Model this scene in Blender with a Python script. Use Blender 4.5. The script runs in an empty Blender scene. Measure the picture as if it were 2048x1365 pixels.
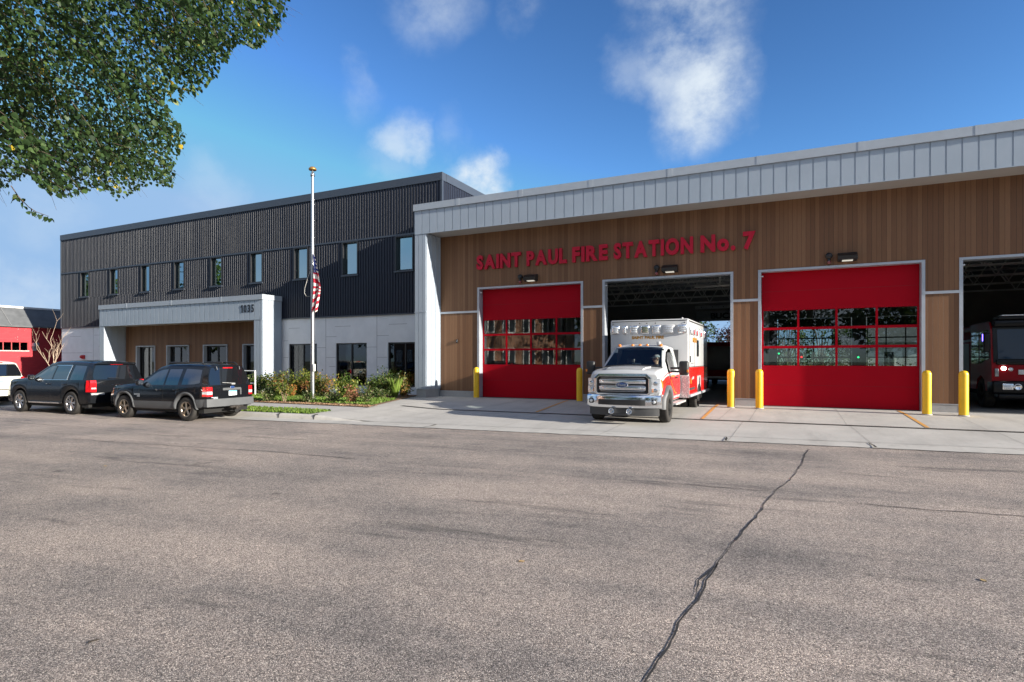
import bpy, bmesh, math, random
import numpy as np
from mathutils import Vector, Matrix
R = math.radians
scene = bpy.context.scene
COL = scene.collection
rng = random.Random(7)

# ------------------------------------------------------------------ materials
def _nt(name):
    m = bpy.data.materials.new(name); m.use_nodes = True
    nt = m.node_tree; nt.nodes.clear()
    out = nt.nodes.new('ShaderNodeOutputMaterial')
    return m, nt, out
def nd(nt, t, **kw):
    n = nt.nodes.new(t)
    for k, v in kw.items():
        if k in n.inputs.keys() if hasattr(n.inputs, 'keys') else False:
            n.inputs[k].default_value = v
        else:
            setattr(n, k, v)
    return n
def lk(nt, a, b): nt.links.new(a, b)
def math_(nt, op, a, b=None):
    n = nt.nodes.new('ShaderNodeMath'); n.operation = op
    for i, v in enumerate((a, b)):
        if v is None: continue
        if isinstance(v, (int, float)): n.inputs[i].default_value = v
        else: lk(nt, v, n.inputs[i])
    return n.outputs[0]
def mixc(nt, f, a, b, blend='MIX'):
    n = nt.nodes.new('ShaderNodeMix'); n.data_type = 'RGBA'; n.blend_type = blend
    for i, v in ((0, f), (6, a), (7, b)):
        if isinstance(v, (int, float)): n.inputs[i].default_value = v
        elif isinstance(v, (tuple, list)): n.inputs[i].default_value = (*v[:3], 1)
        else: lk(nt, v, n.inputs[i])
    return n.outputs[2]
def coords(nt, kind='pos', scale=(1, 1, 1)):
    if kind == 'pos':
        g = nt.nodes.new('ShaderNodeNewGeometry'); o = g.outputs['Position']
    else:
        g = nt.nodes.new('ShaderNodeTexCoord'); o = g.outputs['Object']
    if scale != (1, 1, 1):
        v = nt.nodes.new('ShaderNodeVectorMath'); v.operation = 'MULTIPLY'
        lk(nt, o, v.inputs[0]); v.inputs[1].default_value = scale; o = v.outputs[0]
    return o
def noise(nt, co, scale, detail=3, rough=.55):
    n = nt.nodes.new('ShaderNodeTexNoise'); n.inputs['Scale'].default_value = scale
    n.inputs['Detail'].default_value = detail; n.inputs['Roughness'].default_value = rough
    lk(nt, co, n.inputs['Vector']); return n.outputs['Fac']
def ramp(nt, f, stops):
    n = nt.nodes.new('ShaderNodeValToRGB'); cr = n.color_ramp
    while len(cr.elements) < len(stops): cr.elements.new(.5)
    for e, (p, c) in zip(cr.elements, stops):
        e.position = p; e.color = (*c, 1) if len(c) == 3 else c
    lk(nt, f, n.inputs[0]); return n.outputs[0]
def prin(nt, out, col, rough=.5, metal=0., spec=.5, coat=0., bump=None, normal=None):
    p = nt.nodes.new('ShaderNodeBsdfPrincipled')
    for k, v in (('Base Color', col), ('Roughness', rough), ('Metallic', metal)):
        if isinstance(v, (int, float)): p.inputs[k].default_value = v
        elif isinstance(v, (tuple, list)): p.inputs[k].default_value = (*v[:3], 1)
        else: lk(nt, v, p.inputs[k])
    p.inputs['Specular IOR Level'].default_value = spec
    if coat: p.inputs['Coat Weight'].default_value = coat; p.inputs['Coat Roughness'].default_value = .03
    if bump is not None:
        b = nt.nodes.new('ShaderNodeBump'); b.inputs['Strength'].default_value = bump[1]
        b.inputs['Distance'].default_value = bump[2] if len(bump) > 2 else .01
        lk(nt, bump[0], b.inputs['Height']); lk(nt, b.outputs[0], p.inputs['Normal'])
    lk(nt, p.outputs[0], out.inputs[0]); return p
_cache = {}
def mat(name, col, rough=.5, metal=0., spec=.5, coat=0., var=.12, vscale=3., bump=0., bscale=60., kind='obj', stretch=(1, 1, 1), dirt=None):
    if name in _cache: return _cache[name]
    m, nt, out = _nt(name)
    co = coords(nt, kind, stretch)
    n = noise(nt, co, vscale, 4)
    lo = tuple(c * (1 - var) for c in col); hi = tuple(min(1, c * (1 + var)) for c in col)
    c = ramp(nt, n, [(.3, lo), (.7, hi)])
    if dirt:
        n2 = noise(nt, co, dirt[0], 5, .65)
        f = ramp(nt, n2, [(.5, (0, 0, 0)), (.75, (1, 1, 1))])
        c = mixc(nt, math_(nt, 'MULTIPLY', f, dirt[2]), c, dirt[1])
    r = ramp(nt, n, [(.2, (rough * .85,) * 3), (.8, (min(1, rough * 1.15),) * 3)])
    b = None
    if bump: b = (noise(nt, co, bscale, 3), bump, .01)
    prin(nt, out, c, r, metal, spec, coat, b)
    _cache[name] = m; return m
def emit(name, col, strength):
    if name in _cache: return _cache[name]
    m, nt, out = _nt(name)
    e = nt.nodes.new('ShaderNodeEmission'); e.inputs[0].default_value = (*col, 1); e.inputs[1].default_value = strength
    lk(nt, e.outputs[0], out.inputs[0]); _cache[name] = m; return m
def glass(name, tint=(.8, .85, .85), boost=0., rough=0., refl=(1, 1, 1), k=1.3):
    """thin window glass: see-through, mirror-like with fresnel"""
    if name in _cache: return _cache[name]
    m, nt, out = _nt(name)
    tr = nt.nodes.new('ShaderNodeBsdfTransparent'); tr.inputs[0].default_value = (*tint, 1)
    gl = nt.nodes.new('ShaderNodeBsdfGlossy'); gl.inputs['Roughness'].default_value = rough; gl.inputs[0].default_value = (*refl, 1)
    fr = nt.nodes.new('ShaderNodeFresnel'); fr.inputs['IOR'].default_value = 1.5
    f = math_(nt, 'ADD', math_(nt, 'MULTIPLY', fr.outputs[0], k), boost)
    f = math_(nt, 'MINIMUM', f, 1.)
    co = coords(nt, 'pos'); nz = noise(nt, co, .9, 2)
    b = nt.nodes.new('ShaderNodeBump'); b.inputs['Strength'].default_value = .005; b.inputs['Distance'].default_value = .05
    lk(nt, nz, b.inputs['Height']); lk(nt, b.outputs[0], gl.inputs['Normal'])
    mx = nt.nodes.new('ShaderNodeMixShader')
    lk(nt, f, mx.inputs[0]); lk(nt, tr.outputs[0], mx.inputs[1]); lk(nt, gl.outputs[0], mx.inputs[2])
    lk(nt, mx.outputs[0], out.inputs[0]); _cache[name] = m; return m

# ------------------------------------------------------------------ mesh builder
class MB:
    def __init__(s): s.v = []; s.f = []; s.mi = []; s.sm = []; s.mats = []
    def m(s, material):
        if material is None: return 0
        if material not in s.mats: s.mats.append(material)
        return s.mats.index(material)
    def add(s, vs, fs, material=None, smooth=False):
        o = len(s.v); k = s.m(material); s.v += [tuple(p) for p in vs]
        for f in fs: s.f.append(tuple(o + i for i in f)); s.mi.append(k); s.sm.append(smooth)
    def box(s, x0, x1, y0, y1, z0, z1, material=None):
        vs = [(x0, y0, z0), (x1, y0, z0), (x1, y1, z0), (x0, y1, z0), (x0, y0, z1), (x1, y0, z1), (x1, y1, z1), (x0, y1, z1)]
        s.add(vs, [(0, 3, 2, 1), (4, 5, 6, 7), (0, 1, 5, 4), (1, 2, 6, 5), (2, 3, 7, 6), (3, 0, 4, 7)], material)
    def bbox(s, x0, x1, y0, y1, z0, z1, r, material=None, seg=2):
        """bevelled box"""
        bm = bmesh.new(); bmesh.ops.create_cube(bm, size=1)
        for v in bm.verts: v.co = Vector(((x0 + x1) / 2 + v.co.x * (x1 - x0), (y0 + y1) / 2 + v.co.y * (y1 - y0), (z0 + z1) / 2 + v.co.z * (z1 - z0)))
        r = min(r, .49 * min(abs(x1 - x0), abs(y1 - y0), abs(z1 - z0)))
        bmesh.ops.bevel(bm, geom=bm.edges[:], offset=r, segments=seg, affect='EDGES', profile=.5)
        bm.verts.index_update()
        s.add([v.co[:] for v in bm.verts], [[v.index for v in f.verts] for f in bm.faces], material, True); bm.free()
    def tube(s, pts, radii, n=8, material=None, cap=True, smooth=True):
        pts = [Vector(p) for p in pts]
        if isinstance(radii, (int, float)): radii = [radii] * len(pts)
        rings = []
        for i, p in enumerate(pts):
            d = (pts[min(i + 1, len(pts) - 1)] - pts[max(i - 1, 0)]).normalized()
            a = Vector((0, 0, 1)) if abs(d.z) < .9 else Vector((1, 0, 0))
            u = d.cross(a).normalized(); w = d.cross(u).normalized()
            rings.append([p + (u * math.cos(2 * math.pi * k / n) + w * math.sin(2 * math.pi * k / n)) * radii[i] for k in range(n)])
        vs = [q for r_ in rings for q in r_]; fs = []
        for i in range(len(pts) - 1):
            for k in range(n):
                a, b = i * n + k, i * n + (k + 1) % n
                fs.append((a, a + n, b + n, b))
        s.add(vs, fs, material, smooth)
        if cap:
            s.add(rings[0], [tuple(range(n))], material); s.add(rings[-1], [tuple(range(n - 1, -1, -1))], material)
    def lathe(s, prof, axis='z', center=(0, 0, 0), n=24, material=None, smooth=True):
        """prof: list of (radius, height) revolved about axis"""
        vs = []; fs = []
        for r_, h in prof:
            for k in range(n):
                a = 2 * math.pi * k / n; c_, s_ = r_ * math.cos(a), r_ * math.sin(a)
                p = {'z': (c_, s_, h), 'y': (c_, h, s_), 'x': (h, c_, s_)}[axis]
                vs.append((p[0] + center[0], p[1] + center[1], p[2] + center[2]))
        for i in range(len(prof) - 1):
            for k in range(n):
                a, b = i * n + k, i * n + (k + 1) % n
                fs.append((a, b, b + n, a + n))
        s.add(vs, fs, material, smooth)
    def prism(s, poly, axis, a, b, material=None, smooth=False):
        """extrude a 2-D polygon along axis from a to b. poly in the other two axes in xyz order"""
        def P(p, t): return {'x': (t, p[0], p[1]), 'y': (p[0], t, p[1]), 'z': (p[0], p[1], t)}[axis]
        n = len(poly); vs = [P(p, a) for p in poly] + [P(p, b) for p in poly]
        fs = [(i, (i + 1) % n, n + (i + 1) % n, n + i) for i in range(n)]
        s.add(vs, fs, material, smooth); s.add(vs, [tuple(range(n - 1, -1, -1)), tuple(range(n, 2 * n))], material)
    def grid(s, P, material=None, smooth=True):
        nr, nc = len(P), len(P[0]); vs = [q for r_ in P for q in r_]; fs = []
        for i in range(nr - 1):
            for j in range(nc - 1): fs.append((i * nc + j, i * nc + j + 1, (i + 1) * nc + j + 1, (i + 1) * nc + j))
        s.add(vs, fs, material, smooth)
    def slab(s, P, off, material=None, smooth=True):
        """grid of points, thickened along vector off (closed)"""
        nr, nc = len(P), len(P[0]); Q = [[tuple(Vector(p) + Vector(off)) for p in r_] for r_ in P]
        s.grid(P, material, smooth); s.grid([list(reversed(r_)) for r_ in Q], material, smooth)
        A = [P[0][j] for j in range(nc)] + [P[i][-1] for i in range(1, nr)] + [P[-1][j] for j in range(nc - 2, -1, -1)] + [P[i][0] for i in range(nr - 2, 0, -1)]
        B = [tuple(Vector(p) + Vector(off)) for p in A]; n = len(A)
        s.add(A + B, [(i, n + i, n + (i + 1) % n, (i + 1) % n) for i in range(n)], material)
    def obj(s, name, material=None, parent=None, world=True, recalc=True):
        me = bpy.data.meshes.new(name)
        off = Vector((0, 0, 0))
        if parent is not None and world:
            p = parent
            while p is not None: off += p.location; p = p.parent
        me.from_pydata([tuple(Vector(v) - off) for v in s.v] if off.length else s.v, [], s.f)
        mats = s.mats if s.mats else [material]
        for m_ in mats: me.materials.append(m_ if m_ is not None else material)
        me.polygons.foreach_set('material_index', s.mi); me.polygons.foreach_set('use_smooth', s.sm)
        if recalc:
            bm = bmesh.new(); bm.from_mesh(me); bmesh.ops.recalc_face_normals(bm, faces=bm.faces); bm.to_mesh(me); bm.free()
        me.update()
        o = bpy.data.objects.new(name, me); COL.objects.link(o)
        if parent is not None: o.parent = parent
        return o

def empty(name, loc=(0, 0, 0), rz=0., label=None, cat=None, group=None):
    o = bpy.data.objects.new(name, None); COL.objects.link(o); o.location = loc; o.rotation_euler = (0, 0, rz)
    o.empty_display_size = .3
    tag(o, label, cat, group); return o
def tag(o, label=None, cat=None, group=None, kind=None):
    if label: o['label'] = label
    if cat: o['category'] = cat
    if group: o['group'] = group
    if kind: o['kind'] = kind
    return o
def struct(o): o['kind'] = 'structure'; return o
def set_smooth_angle(o, ang=35):
    me = o.data
    bm = bmesh.new(); bm.from_mesh(me)
    for f in bm.faces: f.smooth = True
    for e in bm.edges:
        if len(e.link_faces) == 2: e.smooth = e.calc_face_angle(0) < R(ang)
        else: e.smooth = False
    bm.to_mesh(me); bm.free(); return o
def weld(o, d=.0005, ang=None):
    bm = bmesh.new(); bm.from_mesh(o.data); bmesh.ops.remove_doubles(bm, verts=bm.verts, dist=d)
    bmesh.ops.recalc_face_normals(bm, faces=bm.faces); bm.to_mesh(o.data); bm.free()
    if ang: set_smooth_angle(o, ang)
    return o
def text_mesh(name, body, size, depth, material, parent, loc, rot=(R(90), 0, 0), width=None, bold=.0, height=None, align='LEFT'):
    """built-in font glyphs turned into a mesh; placed in parent's space"""
    cu = bpy.data.curves.new('t', 'FONT'); cu.body = body; cu.size = size; cu.extrude = depth / 2; cu.offset = bold; cu.align_x = align
    cu.resolution_u = 3
    t = bpy.data.objects.new('t', cu); COL.objects.link(t)
    dg = bpy.context.evaluated_depsgraph_get(); me = bpy.data.meshes.new_from_object(t.evaluated_get(dg))
    bpy.data.objects.remove(t); bpy.data.curves.remove(cu)
    xs = [v.co.x for v in me.vertices]; ys = [v.co.y for v in me.vertices]
    sx = sy = 1.
    if width: sx = width / (max(xs) - min(xs))
    if height: sy = height / (max(ys) - min(ys))
    x0 = min(xs) if align == 'LEFT' else (min(xs) + max(xs)) / 2
    y0 = min(ys) if height else 0
    for v in me.vertices: v.co.x = (v.co.x - x0) * sx; v.co.y = (v.co.y - y0) * sy
    me.name = name; me.materials.clear(); me.materials.append(material)
    o = bpy.data.objects.new(name, me); COL.objects.link(o); o.rotation_euler = rot; o.location = loc
    if parent is not None: o.parent = parent
    return o

# ------------------------------------------------------------------ camera
CAM = Vector((0, 0, 1.68))
cd = bpy.data.cameras.new('camera'); cam = bpy.data.objects.new('camera', cd); COL.objects.link(cam)
cam.location = CAM; cam.rotation_euler = (R(90), 0, math.atan(561 / 1161))
cd.sensor_width = 36; cd.lens = 36 * 1161 / 2048; cd.shift_y = 38.5 / 2048; cd.clip_end = 3000; cd.clip_start = .05
scene.camera = cam

# ------------------------------------------------------------------ light
SUN = Vector((3.65, -.339, 1.0)).normalized()
EL = math.asin(SUN.z); AZ = math.atan2(SUN.x, SUN.y)      # clockwise from +Y
sl = bpy.data.lights.new('sun', 'SUN'); sl.energy = 4.4; sl.angle = R(.53); sl.color = (1., .93, .82)
so = bpy.data.objects.new('sun', sl); COL.objects.link(so); so.rotation_euler = (-SUN).to_track_quat('-Z', 'Y').to_euler(); so.location = (30, 0, 30)
w = bpy.data.worlds.new('World'); scene.world = w; w.use_nodes = True
nt = w.node_tree; nt.nodes.clear()
wo = nt.nodes.new('ShaderNodeOutputWorld'); bg = nt.nodes.new('ShaderNodeBackground')
sky = nt.nodes.new('ShaderNodeTexSky'); sky.sky_type = 'NISHITA'; sky.sun_disc = False
sky.sun_elevation = EL; sky.sun_rotation = AZ; sky.altitude = 250; sky.air_density = 1.0; sky.dust_density = .35; sky.ozone_density = 2.2
SKY_STRENGTH = .15
bg.inputs[1].default_value = SKY_STRENGTH
tc = nt.nodes.new('ShaderNodeTexCoord'); dirn = tc.outputs['Generated']
# real clouds high in the sky: patches around directions, broken up by fractal noise
nz = nt.nodes.new('ShaderNodeTexNoise'); nz.inputs['Scale'].default_value = 5.; nz.inputs['Detail'].default_value = 8; nz.inputs['Roughness'].default_value = .6
lk(nt, dirn, nz.inputs['Vector'])
off = nt.nodes.new('ShaderNodeVectorMath'); off.operation = 'SUBTRACT'; lk(nt, nz.outputs['Color'], off.inputs[0]); off.inputs[1].default_value = (.5, .5, .5)
off2 = nt.nodes.new('ShaderNodeVectorMath'); off2.operation = 'MULTIPLY_ADD'; lk(nt, off.outputs[0], off2.inputs[0]); off2.inputs[1].default_value = (.17, .17, .17); lk(nt, dirn, off2.inputs[2])
warped = off2.outputs[0]
def blob(d, r, amp, sq=1.0):
    dv = nt.nodes.new('ShaderNodeVectorMath'); dv.operation = 'SUBTRACT'; lk(nt, warped, dv.inputs[0]); dv.inputs[1].default_value = d
    sc = nt.nodes.new('ShaderNodeVectorMath'); sc.operation = 'MULTIPLY'; lk(nt, dv.outputs[0], sc.inputs[0]); sc.inputs[1].default_value = (1, 1, sq)
    ln = nt.nodes.new('ShaderNodeVectorMath'); ln.operation = 'LENGTH'; lk(nt, sc.outputs[0], ln.inputs[0])
    mr = nt.nodes.new('ShaderNodeMapRange'); mr.interpolation_type = 'SMOOTHSTEP'; lk(nt, ln.outputs['Value'], mr.inputs[0])
    mr.inputs[1].default_value = r; mr.inputs[2].default_value = r * .25; mr.inputs[3].default_value = 0; mr.inputs[4].default_value = amp
    return mr.outputs[0]
BL = [((-.130, .910, .405), .105, .95, 1), ((-.150, .870, .455), .105, .7, 1), ((-.115, .865, .50), .10, .65, 1), ((-.16, .835, .53), .08, .6, 1), ((-.225, .87, .44), .05, .3, 1),
      ((-.550, .753, .355), .056, .62, 1), ((-.575, .756, .31), .06, .20, .6), ((-.49, .79, .33), .045, .18, .5), ((-.475, .832, .277), .066, 1.2, 1.0), ((-.58, .684, .442), .045, .22, .5),
      ((-.466, .70, .555), .10, .42, 1), ((-.342, .78, .535), .06, .34, 1), ((-.769, .581, .262), .07, .20, 1.2), ((-.80, .56, .22), .06, .14, 1.2), ((-.893, .41, .19), .07, .16, 1.4), ((-.905, .40, .10), .12, .42, 2.4)]
acc = None
for b_ in BL:
    o_ = blob(*b_); acc = o_ if acc is None else math_(nt, 'MAXIMUM', acc, o_)
fb = nt.nodes.new('ShaderNodeTexNoise'); fb.inputs['Scale'].default_value = 9.; fb.inputs['Detail'].default_value = 9; fb.inputs['Roughness'].default_value = .62
mp = nt.nodes.new('ShaderNodeMapping'); mp.inputs['Rotation'].default_value = (.3, .5, .2); mp.inputs['Scale'].default_value = (1, 1, 1.3); lk(nt, dirn, mp.inputs[0]); lk(nt, mp.outputs[0], fb.inputs['Vector'])
fbr = nt.nodes.new('ShaderNodeMapRange'); fbr.interpolation_type = 'SMOOTHSTEP'; lk(nt, fb.outputs['Fac'], fbr.inputs[0]); fbr.inputs[1].default_value = .25; fbr.inputs[2].default_value = .68
# unseen white cloud added behind the camera as facade fill light, also seen reflected
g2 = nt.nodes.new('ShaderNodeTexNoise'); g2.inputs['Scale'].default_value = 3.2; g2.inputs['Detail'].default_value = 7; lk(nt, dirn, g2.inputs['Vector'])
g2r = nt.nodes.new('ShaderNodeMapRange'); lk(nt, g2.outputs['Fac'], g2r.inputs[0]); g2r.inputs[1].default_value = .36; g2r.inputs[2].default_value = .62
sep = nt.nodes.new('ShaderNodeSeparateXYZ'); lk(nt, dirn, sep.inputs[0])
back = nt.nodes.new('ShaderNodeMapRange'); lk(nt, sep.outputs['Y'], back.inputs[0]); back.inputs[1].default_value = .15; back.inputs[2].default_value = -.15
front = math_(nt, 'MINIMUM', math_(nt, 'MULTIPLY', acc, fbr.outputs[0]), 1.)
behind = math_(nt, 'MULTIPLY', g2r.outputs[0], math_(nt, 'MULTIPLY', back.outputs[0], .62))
# deeper blue than the plain model: a dry early-autumn sky
skyd = mixc(nt, 1.0, sky.outputs[0], (.30, .30, .30), 'MULTIPLY')
skyd = mixc(nt, 1.0, skyd, (.67, .81, 1.02), 'DARKEN')
gm = nt.nodes.new('ShaderNodeGamma'); lk(nt, skyd, gm.inputs[0]); gm.inputs[1].default_value = 1.55
skyc = mixc(nt, 1.0, gm.outputs[0], (1.54, 1.84, 2.0), 'MULTIPLY')
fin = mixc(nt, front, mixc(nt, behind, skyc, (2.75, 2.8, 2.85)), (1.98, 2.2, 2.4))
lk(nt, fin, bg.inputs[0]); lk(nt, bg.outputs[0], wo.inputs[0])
vs = scene.view_settings; vs.view_transform = 'Standard'; vs.look = 'None'; vs.gamma = 1; vs.exposure = 1.42; vs.use_curve_mapping = False
scene.cycles.max_bounces = 8; scene.cycles.transparent_max_bounces = 16; scene.cycles.use_denoising = True
# ------------------------------------------------------------------ ground heights
def ye(x): return 12.92 + (.0985 if x > -15.9 else .0611) * (x + 15.9)
def sst(a, b, x):
    t = max(0., min(1., (x - a) / (b - a))); return t * t * (3 - 2 * t)
STZ = -.22
def gz(x, y):
    e = ye(x); left = -.07 + .07 * max(0., min(1., (y - 13.9) / 3)); t = max(0., min(1., (y - e - .75) / (22 - e - .75)))
    ap = -.20 + .20 * t; b = sst(-14.2, -11.2, x)
    return left * (1 - b) + ap * b

# asphalt: pale worn aggregate in dark binder, tyre-polished bands along the street, stains
def asphalt():
    m, nt, out = _nt('asphalt')
    co = coords(nt, 'pos'); ro = nt.nodes.new('ShaderNodeMapping'); ro.inputs['Rotation'].default_value = (0, 0, -R(5)); lk(nt, co, ro.inputs[0])
    st = nt.nodes.new('ShaderNodeVectorMath'); st.operation = 'MULTIPLY'; lk(nt, ro.outputs[0], st.inputs[0]); st.inputs[1].default_value = (.16, 1., 1.)
    v1 = nt.nodes.new('ShaderNodeTexVoronoi'); v1.inputs['Scale'].default_value = 150; lk(nt, co, v1.inputs['Vector'])
    sx = nt.nodes.new('ShaderNodeSeparateColor'); lk(nt, v1.outputs['Color'], sx.inputs[0])
    stone = ramp(nt, sx.outputs[0], [(0., (.065, .058, .055)), (.3, (.165, .143, .131)), (.6, (.28, .242, .219)), (.85, (.43, .37, .33)), (1., (.68, .60, .53))])
    big = noise(nt, co, .45, 6, .6); band = noise(nt, st.outputs[0], .9, 5, .6); fine = noise(nt, co, 7, 5, .7)
    tone = math_(nt, 'ADD', math_(nt, 'MULTIPLY', big, .5), math_(nt, 'ADD', math_(nt, 'MULTIPLY', band, .55), math_(nt, 'MULTIPLY', fine, .25)))
    tc_ = ramp(nt, tone, [(.45, (.52, .54, .57)), (.57, (.94, .94, .94)), (.74, (1.42, 1.36, 1.30))])
    c = mixc(nt, 1., stone, tc_, 'MULTIPLY')
    dk = noise(nt, st.outputs[0], 2.3, 4, .6); dm = ramp(nt, dk, [(.60, (0, 0, 0)), (.72, (1, 1, 1))])
    c = mixc(nt, math_(nt, 'MULTIPLY', dm, .6), c, (.062, .060, .060))
    sp = noise(nt, co, 1.7, 3, .5); spm = ramp(nt, sp, [(.71, (0, 0, 0)), (.75, (1, 1, 1))])
    c = mixc(nt, math_(nt, 'MULTIPLY', spm, .55), c, (.04, .038, .038))
    h = math_(nt, 'ADD', math_(nt, 'MULTIPLY', v1.outputs['Distance'], -1.), math_(nt, 'MULTIPLY', noise(nt, co, 160, 2), .6))
    prin(nt, out, c, .88, 0, .3, bump=(h, .8, .007)); return m
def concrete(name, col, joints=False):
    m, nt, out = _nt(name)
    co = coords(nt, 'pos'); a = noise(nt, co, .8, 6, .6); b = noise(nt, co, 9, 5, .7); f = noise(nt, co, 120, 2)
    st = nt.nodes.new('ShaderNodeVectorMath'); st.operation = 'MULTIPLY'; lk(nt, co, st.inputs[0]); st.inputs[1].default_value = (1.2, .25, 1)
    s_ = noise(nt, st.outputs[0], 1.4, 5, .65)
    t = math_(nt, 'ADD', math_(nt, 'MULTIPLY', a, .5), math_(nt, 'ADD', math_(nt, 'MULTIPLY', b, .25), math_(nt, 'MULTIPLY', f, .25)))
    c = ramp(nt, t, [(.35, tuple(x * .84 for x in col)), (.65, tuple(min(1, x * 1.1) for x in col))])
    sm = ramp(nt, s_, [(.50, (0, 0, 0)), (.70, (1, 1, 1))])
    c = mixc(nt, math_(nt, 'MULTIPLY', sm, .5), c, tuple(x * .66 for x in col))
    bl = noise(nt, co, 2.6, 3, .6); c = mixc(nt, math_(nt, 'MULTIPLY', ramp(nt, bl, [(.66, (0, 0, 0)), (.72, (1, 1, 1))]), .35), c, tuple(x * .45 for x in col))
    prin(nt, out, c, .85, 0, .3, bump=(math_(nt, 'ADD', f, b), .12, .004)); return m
ASPH = asphalt(); CONC = concrete('concrete', (.445, .425, .395)); CONC2 = concrete('gutter_concrete', (.47, .45, .415)); PLINTH = concrete('plinth_concrete', (.36, .355, .35))
DIRT = mat('far_ground', (.09, .10, .05), .95, var=.4, vscale=.3, kind='pos')

g = MB(); g.box(-700, 700, -700, 900, -.6, -.36); struct(g.obj('ground', DIRT))
xs = [-160, -120, -80, -60, -50, -40] + [-36 + i * 2 for i in range(33)] + [34, 40, 60, 90, 140]
g = MB(); g.grid([[(x, ye(x) - 13.2, STZ) for x in xs], [(x, ye(x) - 8, STZ) for x in xs], [(x, ye(x) + .1, STZ) for x in xs]]); struct(g.obj('street', ASPH))
# gutter pan
g = MB(); g.grid([[(x, ye(x), STZ + .006) for x in xs], [(x, ye(x) + .80, STZ + .022) for x in xs]]); struct(g.obj('gutter', CONC2))
# concrete sheet: apron + sidewalk
cx_ = [-160, -100, -70, -60] + [-56 + i for i in range(36)] + [-20 + .5 * i for i in range(30)] + [-5 + i * 2 for i in range(20)] + [40, 60, 90]
rows = []
for k in range(25):
    s_ = k / 24
    rows.append([(x, (ye(x) + .74 + .14 * (1 - sst(-14.2, -11.2, x))) * (1 - s_) + 23.6 * s_, 0) for x in cx_])
rows = [[(x, y, gz(x, y)) for x, y, _ in r_] for r_ in rows]
g = MB(); g.grid(rows); struct(g.obj('apron', CONC))
# kerb with rounded nose, dying into the driveway
prof = [(0, 0), (.02, .09), (.05, .135), (.09, .15), (.17, .152), (.17, -.05)]
kx = [-160, -100, -60] + [-50 + i for i in range(36)] + [-14.4 + .2 * i for i in range(16)]
g = MB(); P = []
for x in kx:
    k = 1 - sst(-14.3, -11.3, x); P.append([(x, ye(x) + .72 + a, STZ + .018 + b * max(.02, k) - (.02 if k < .1 else 0)) for a, b in prof])
g.grid(P); kerb = struct(g.obj('kerb', CONC2)); set_smooth_angle(kerb, 50)
# near-side kerb and pavement behind the camera
g = MB(); g.grid([[(x, ye(x) - 30, -.09) for x in xs], [(x, ye(x) - 13.36, -.09) for x in xs]]); struct(g.obj('pavement', CONC2))
g = MB(); g.grid([[(x, ye(x) - 13.37, -.09) for x in xs], [(x, ye(x) - 13.2, -.09) for x in xs], [(x, ye(x) - 13.19, STZ - .05) for x in xs]], smooth=False); struct(g.obj('kerb', CONC2))
# joints, trench drain and paint
JOINT = mat('joint_sealant', (.16, .15, .14), .9, kind='pos'); DARK = mat('dark_gap', (.015, .015, .016), .8, kind='pos')
def ribbon(pts, wdt, material, name, lift=.006, jag=0., seed=1, zf=None, kind=True):
    rr = random.Random(seed); L = []; Rr = []; P = []
    pts = [Vector((p[0], p[1])) for p in pts]; dense = []
    for a, b in zip(pts, pts[1:]):
        n = max(1, int((b - a).length / (.09 if jag else .5)))
        dense += [a.lerp(b, i / n) for i in range(n)]
    dense.append(pts[-1])
    off = 0.; wv = 0.
    for i, p in enumerate(dense):
        d = (dense[min(i + 1, len(dense) - 1)] - dense[max(i - 1, 0)]).normalized(); n = Vector((-d.y, d.x))
        if jag: off = off * .82 + rr.uniform(-jag, jag)
        wv = wv * .7 + rr.uniform(-.3, .3) if jag else 0; wd = wdt * (max(.22, 1 + wv + rr.uniform(-.3, .3)) if jag else 1); q = p + n * off
        z = zf(q.x, q.y) if zf else STZ
        for arr, sgn in ((L, 1), (Rr, -1)):
            e = q + n * wd / 2 * sgn; arr.append((e.x, e.y, z + lift))
    g = MB(); g.grid([L, Rr], smooth=False); return struct(g.obj(name, material, recalc=False)) if kind else g
for pts in ([(1.60, 14.75), (1.60, 15.5), (1.42, 18.2)], [(1.35, 18.5), (1.33, 22.9)], [(-1.36, 14.3), (-1.30, 18.1)], [(-1.15, 18.4), (-1.1, 22.9)], [(-2.0, 18.4), (-1.9, 22.6)],
            [(4.6, 15.0), (4.6, 18.4)], [(4.5, 18.7), (4.5, 22.8)], [(-4.4, 14.0), (-4.4, 18)], [(-7.4, 13.8), (-7.35, 23)], [(-10.4, 13.6), (-10.2, 23)], [(-13.6, 15.3), (-13.6, 22.9)], [(-13.8, 16.45), (-7.4, 16.9)],
            [(-16.5, 15.1), (-16.5, 16.4)], [(-18., 15.1), (-18., 16.4)], [(-14.9, 15.1), (-14.9, 16.4)], [(-13.6, 15.35), (-7.4, 15.7)]):
    ribbon(pts, .008, JOINT, 'apron_joint', zf=gz)
for x in (1.62, -1.40, -9.3): ribbon([(x, ye(x) + .02), (x - .02, ye(x) + .4), (x - .06, ye(x) + .72)], .045, DARK, 'gutter_joint', lift=.03, jag=.012, seed=int(x * 10))
for x in (-15.1, -13.7):
    g = MB(); g.prism([(ye(x) + .715, STZ + .02), (ye(x) + .73, STZ + .16), (ye(x) + .77, STZ + .178), (ye(x) + .9, STZ + .178), (ye(x) + .9, STZ + .02)], 'x', x, x + .02); struct(g.obj('kerb_joint', DARK))
ribbon([(x * 1., ye(x) + .78) for x in range(-12, 14)], .025, JOINT, 'gutter_line', lift=.014, zf=lambda x, y: gz(x, y + .05), jag=.006)
ribbon([(x * 1., ye(x) + .02) for x in range(-22, 14)], .05, mat('edge_grime', (.07, .065, .06), .9, kind='pos'), 'gutter_edge', lift=.011, jag=.02, seed=5)
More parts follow.
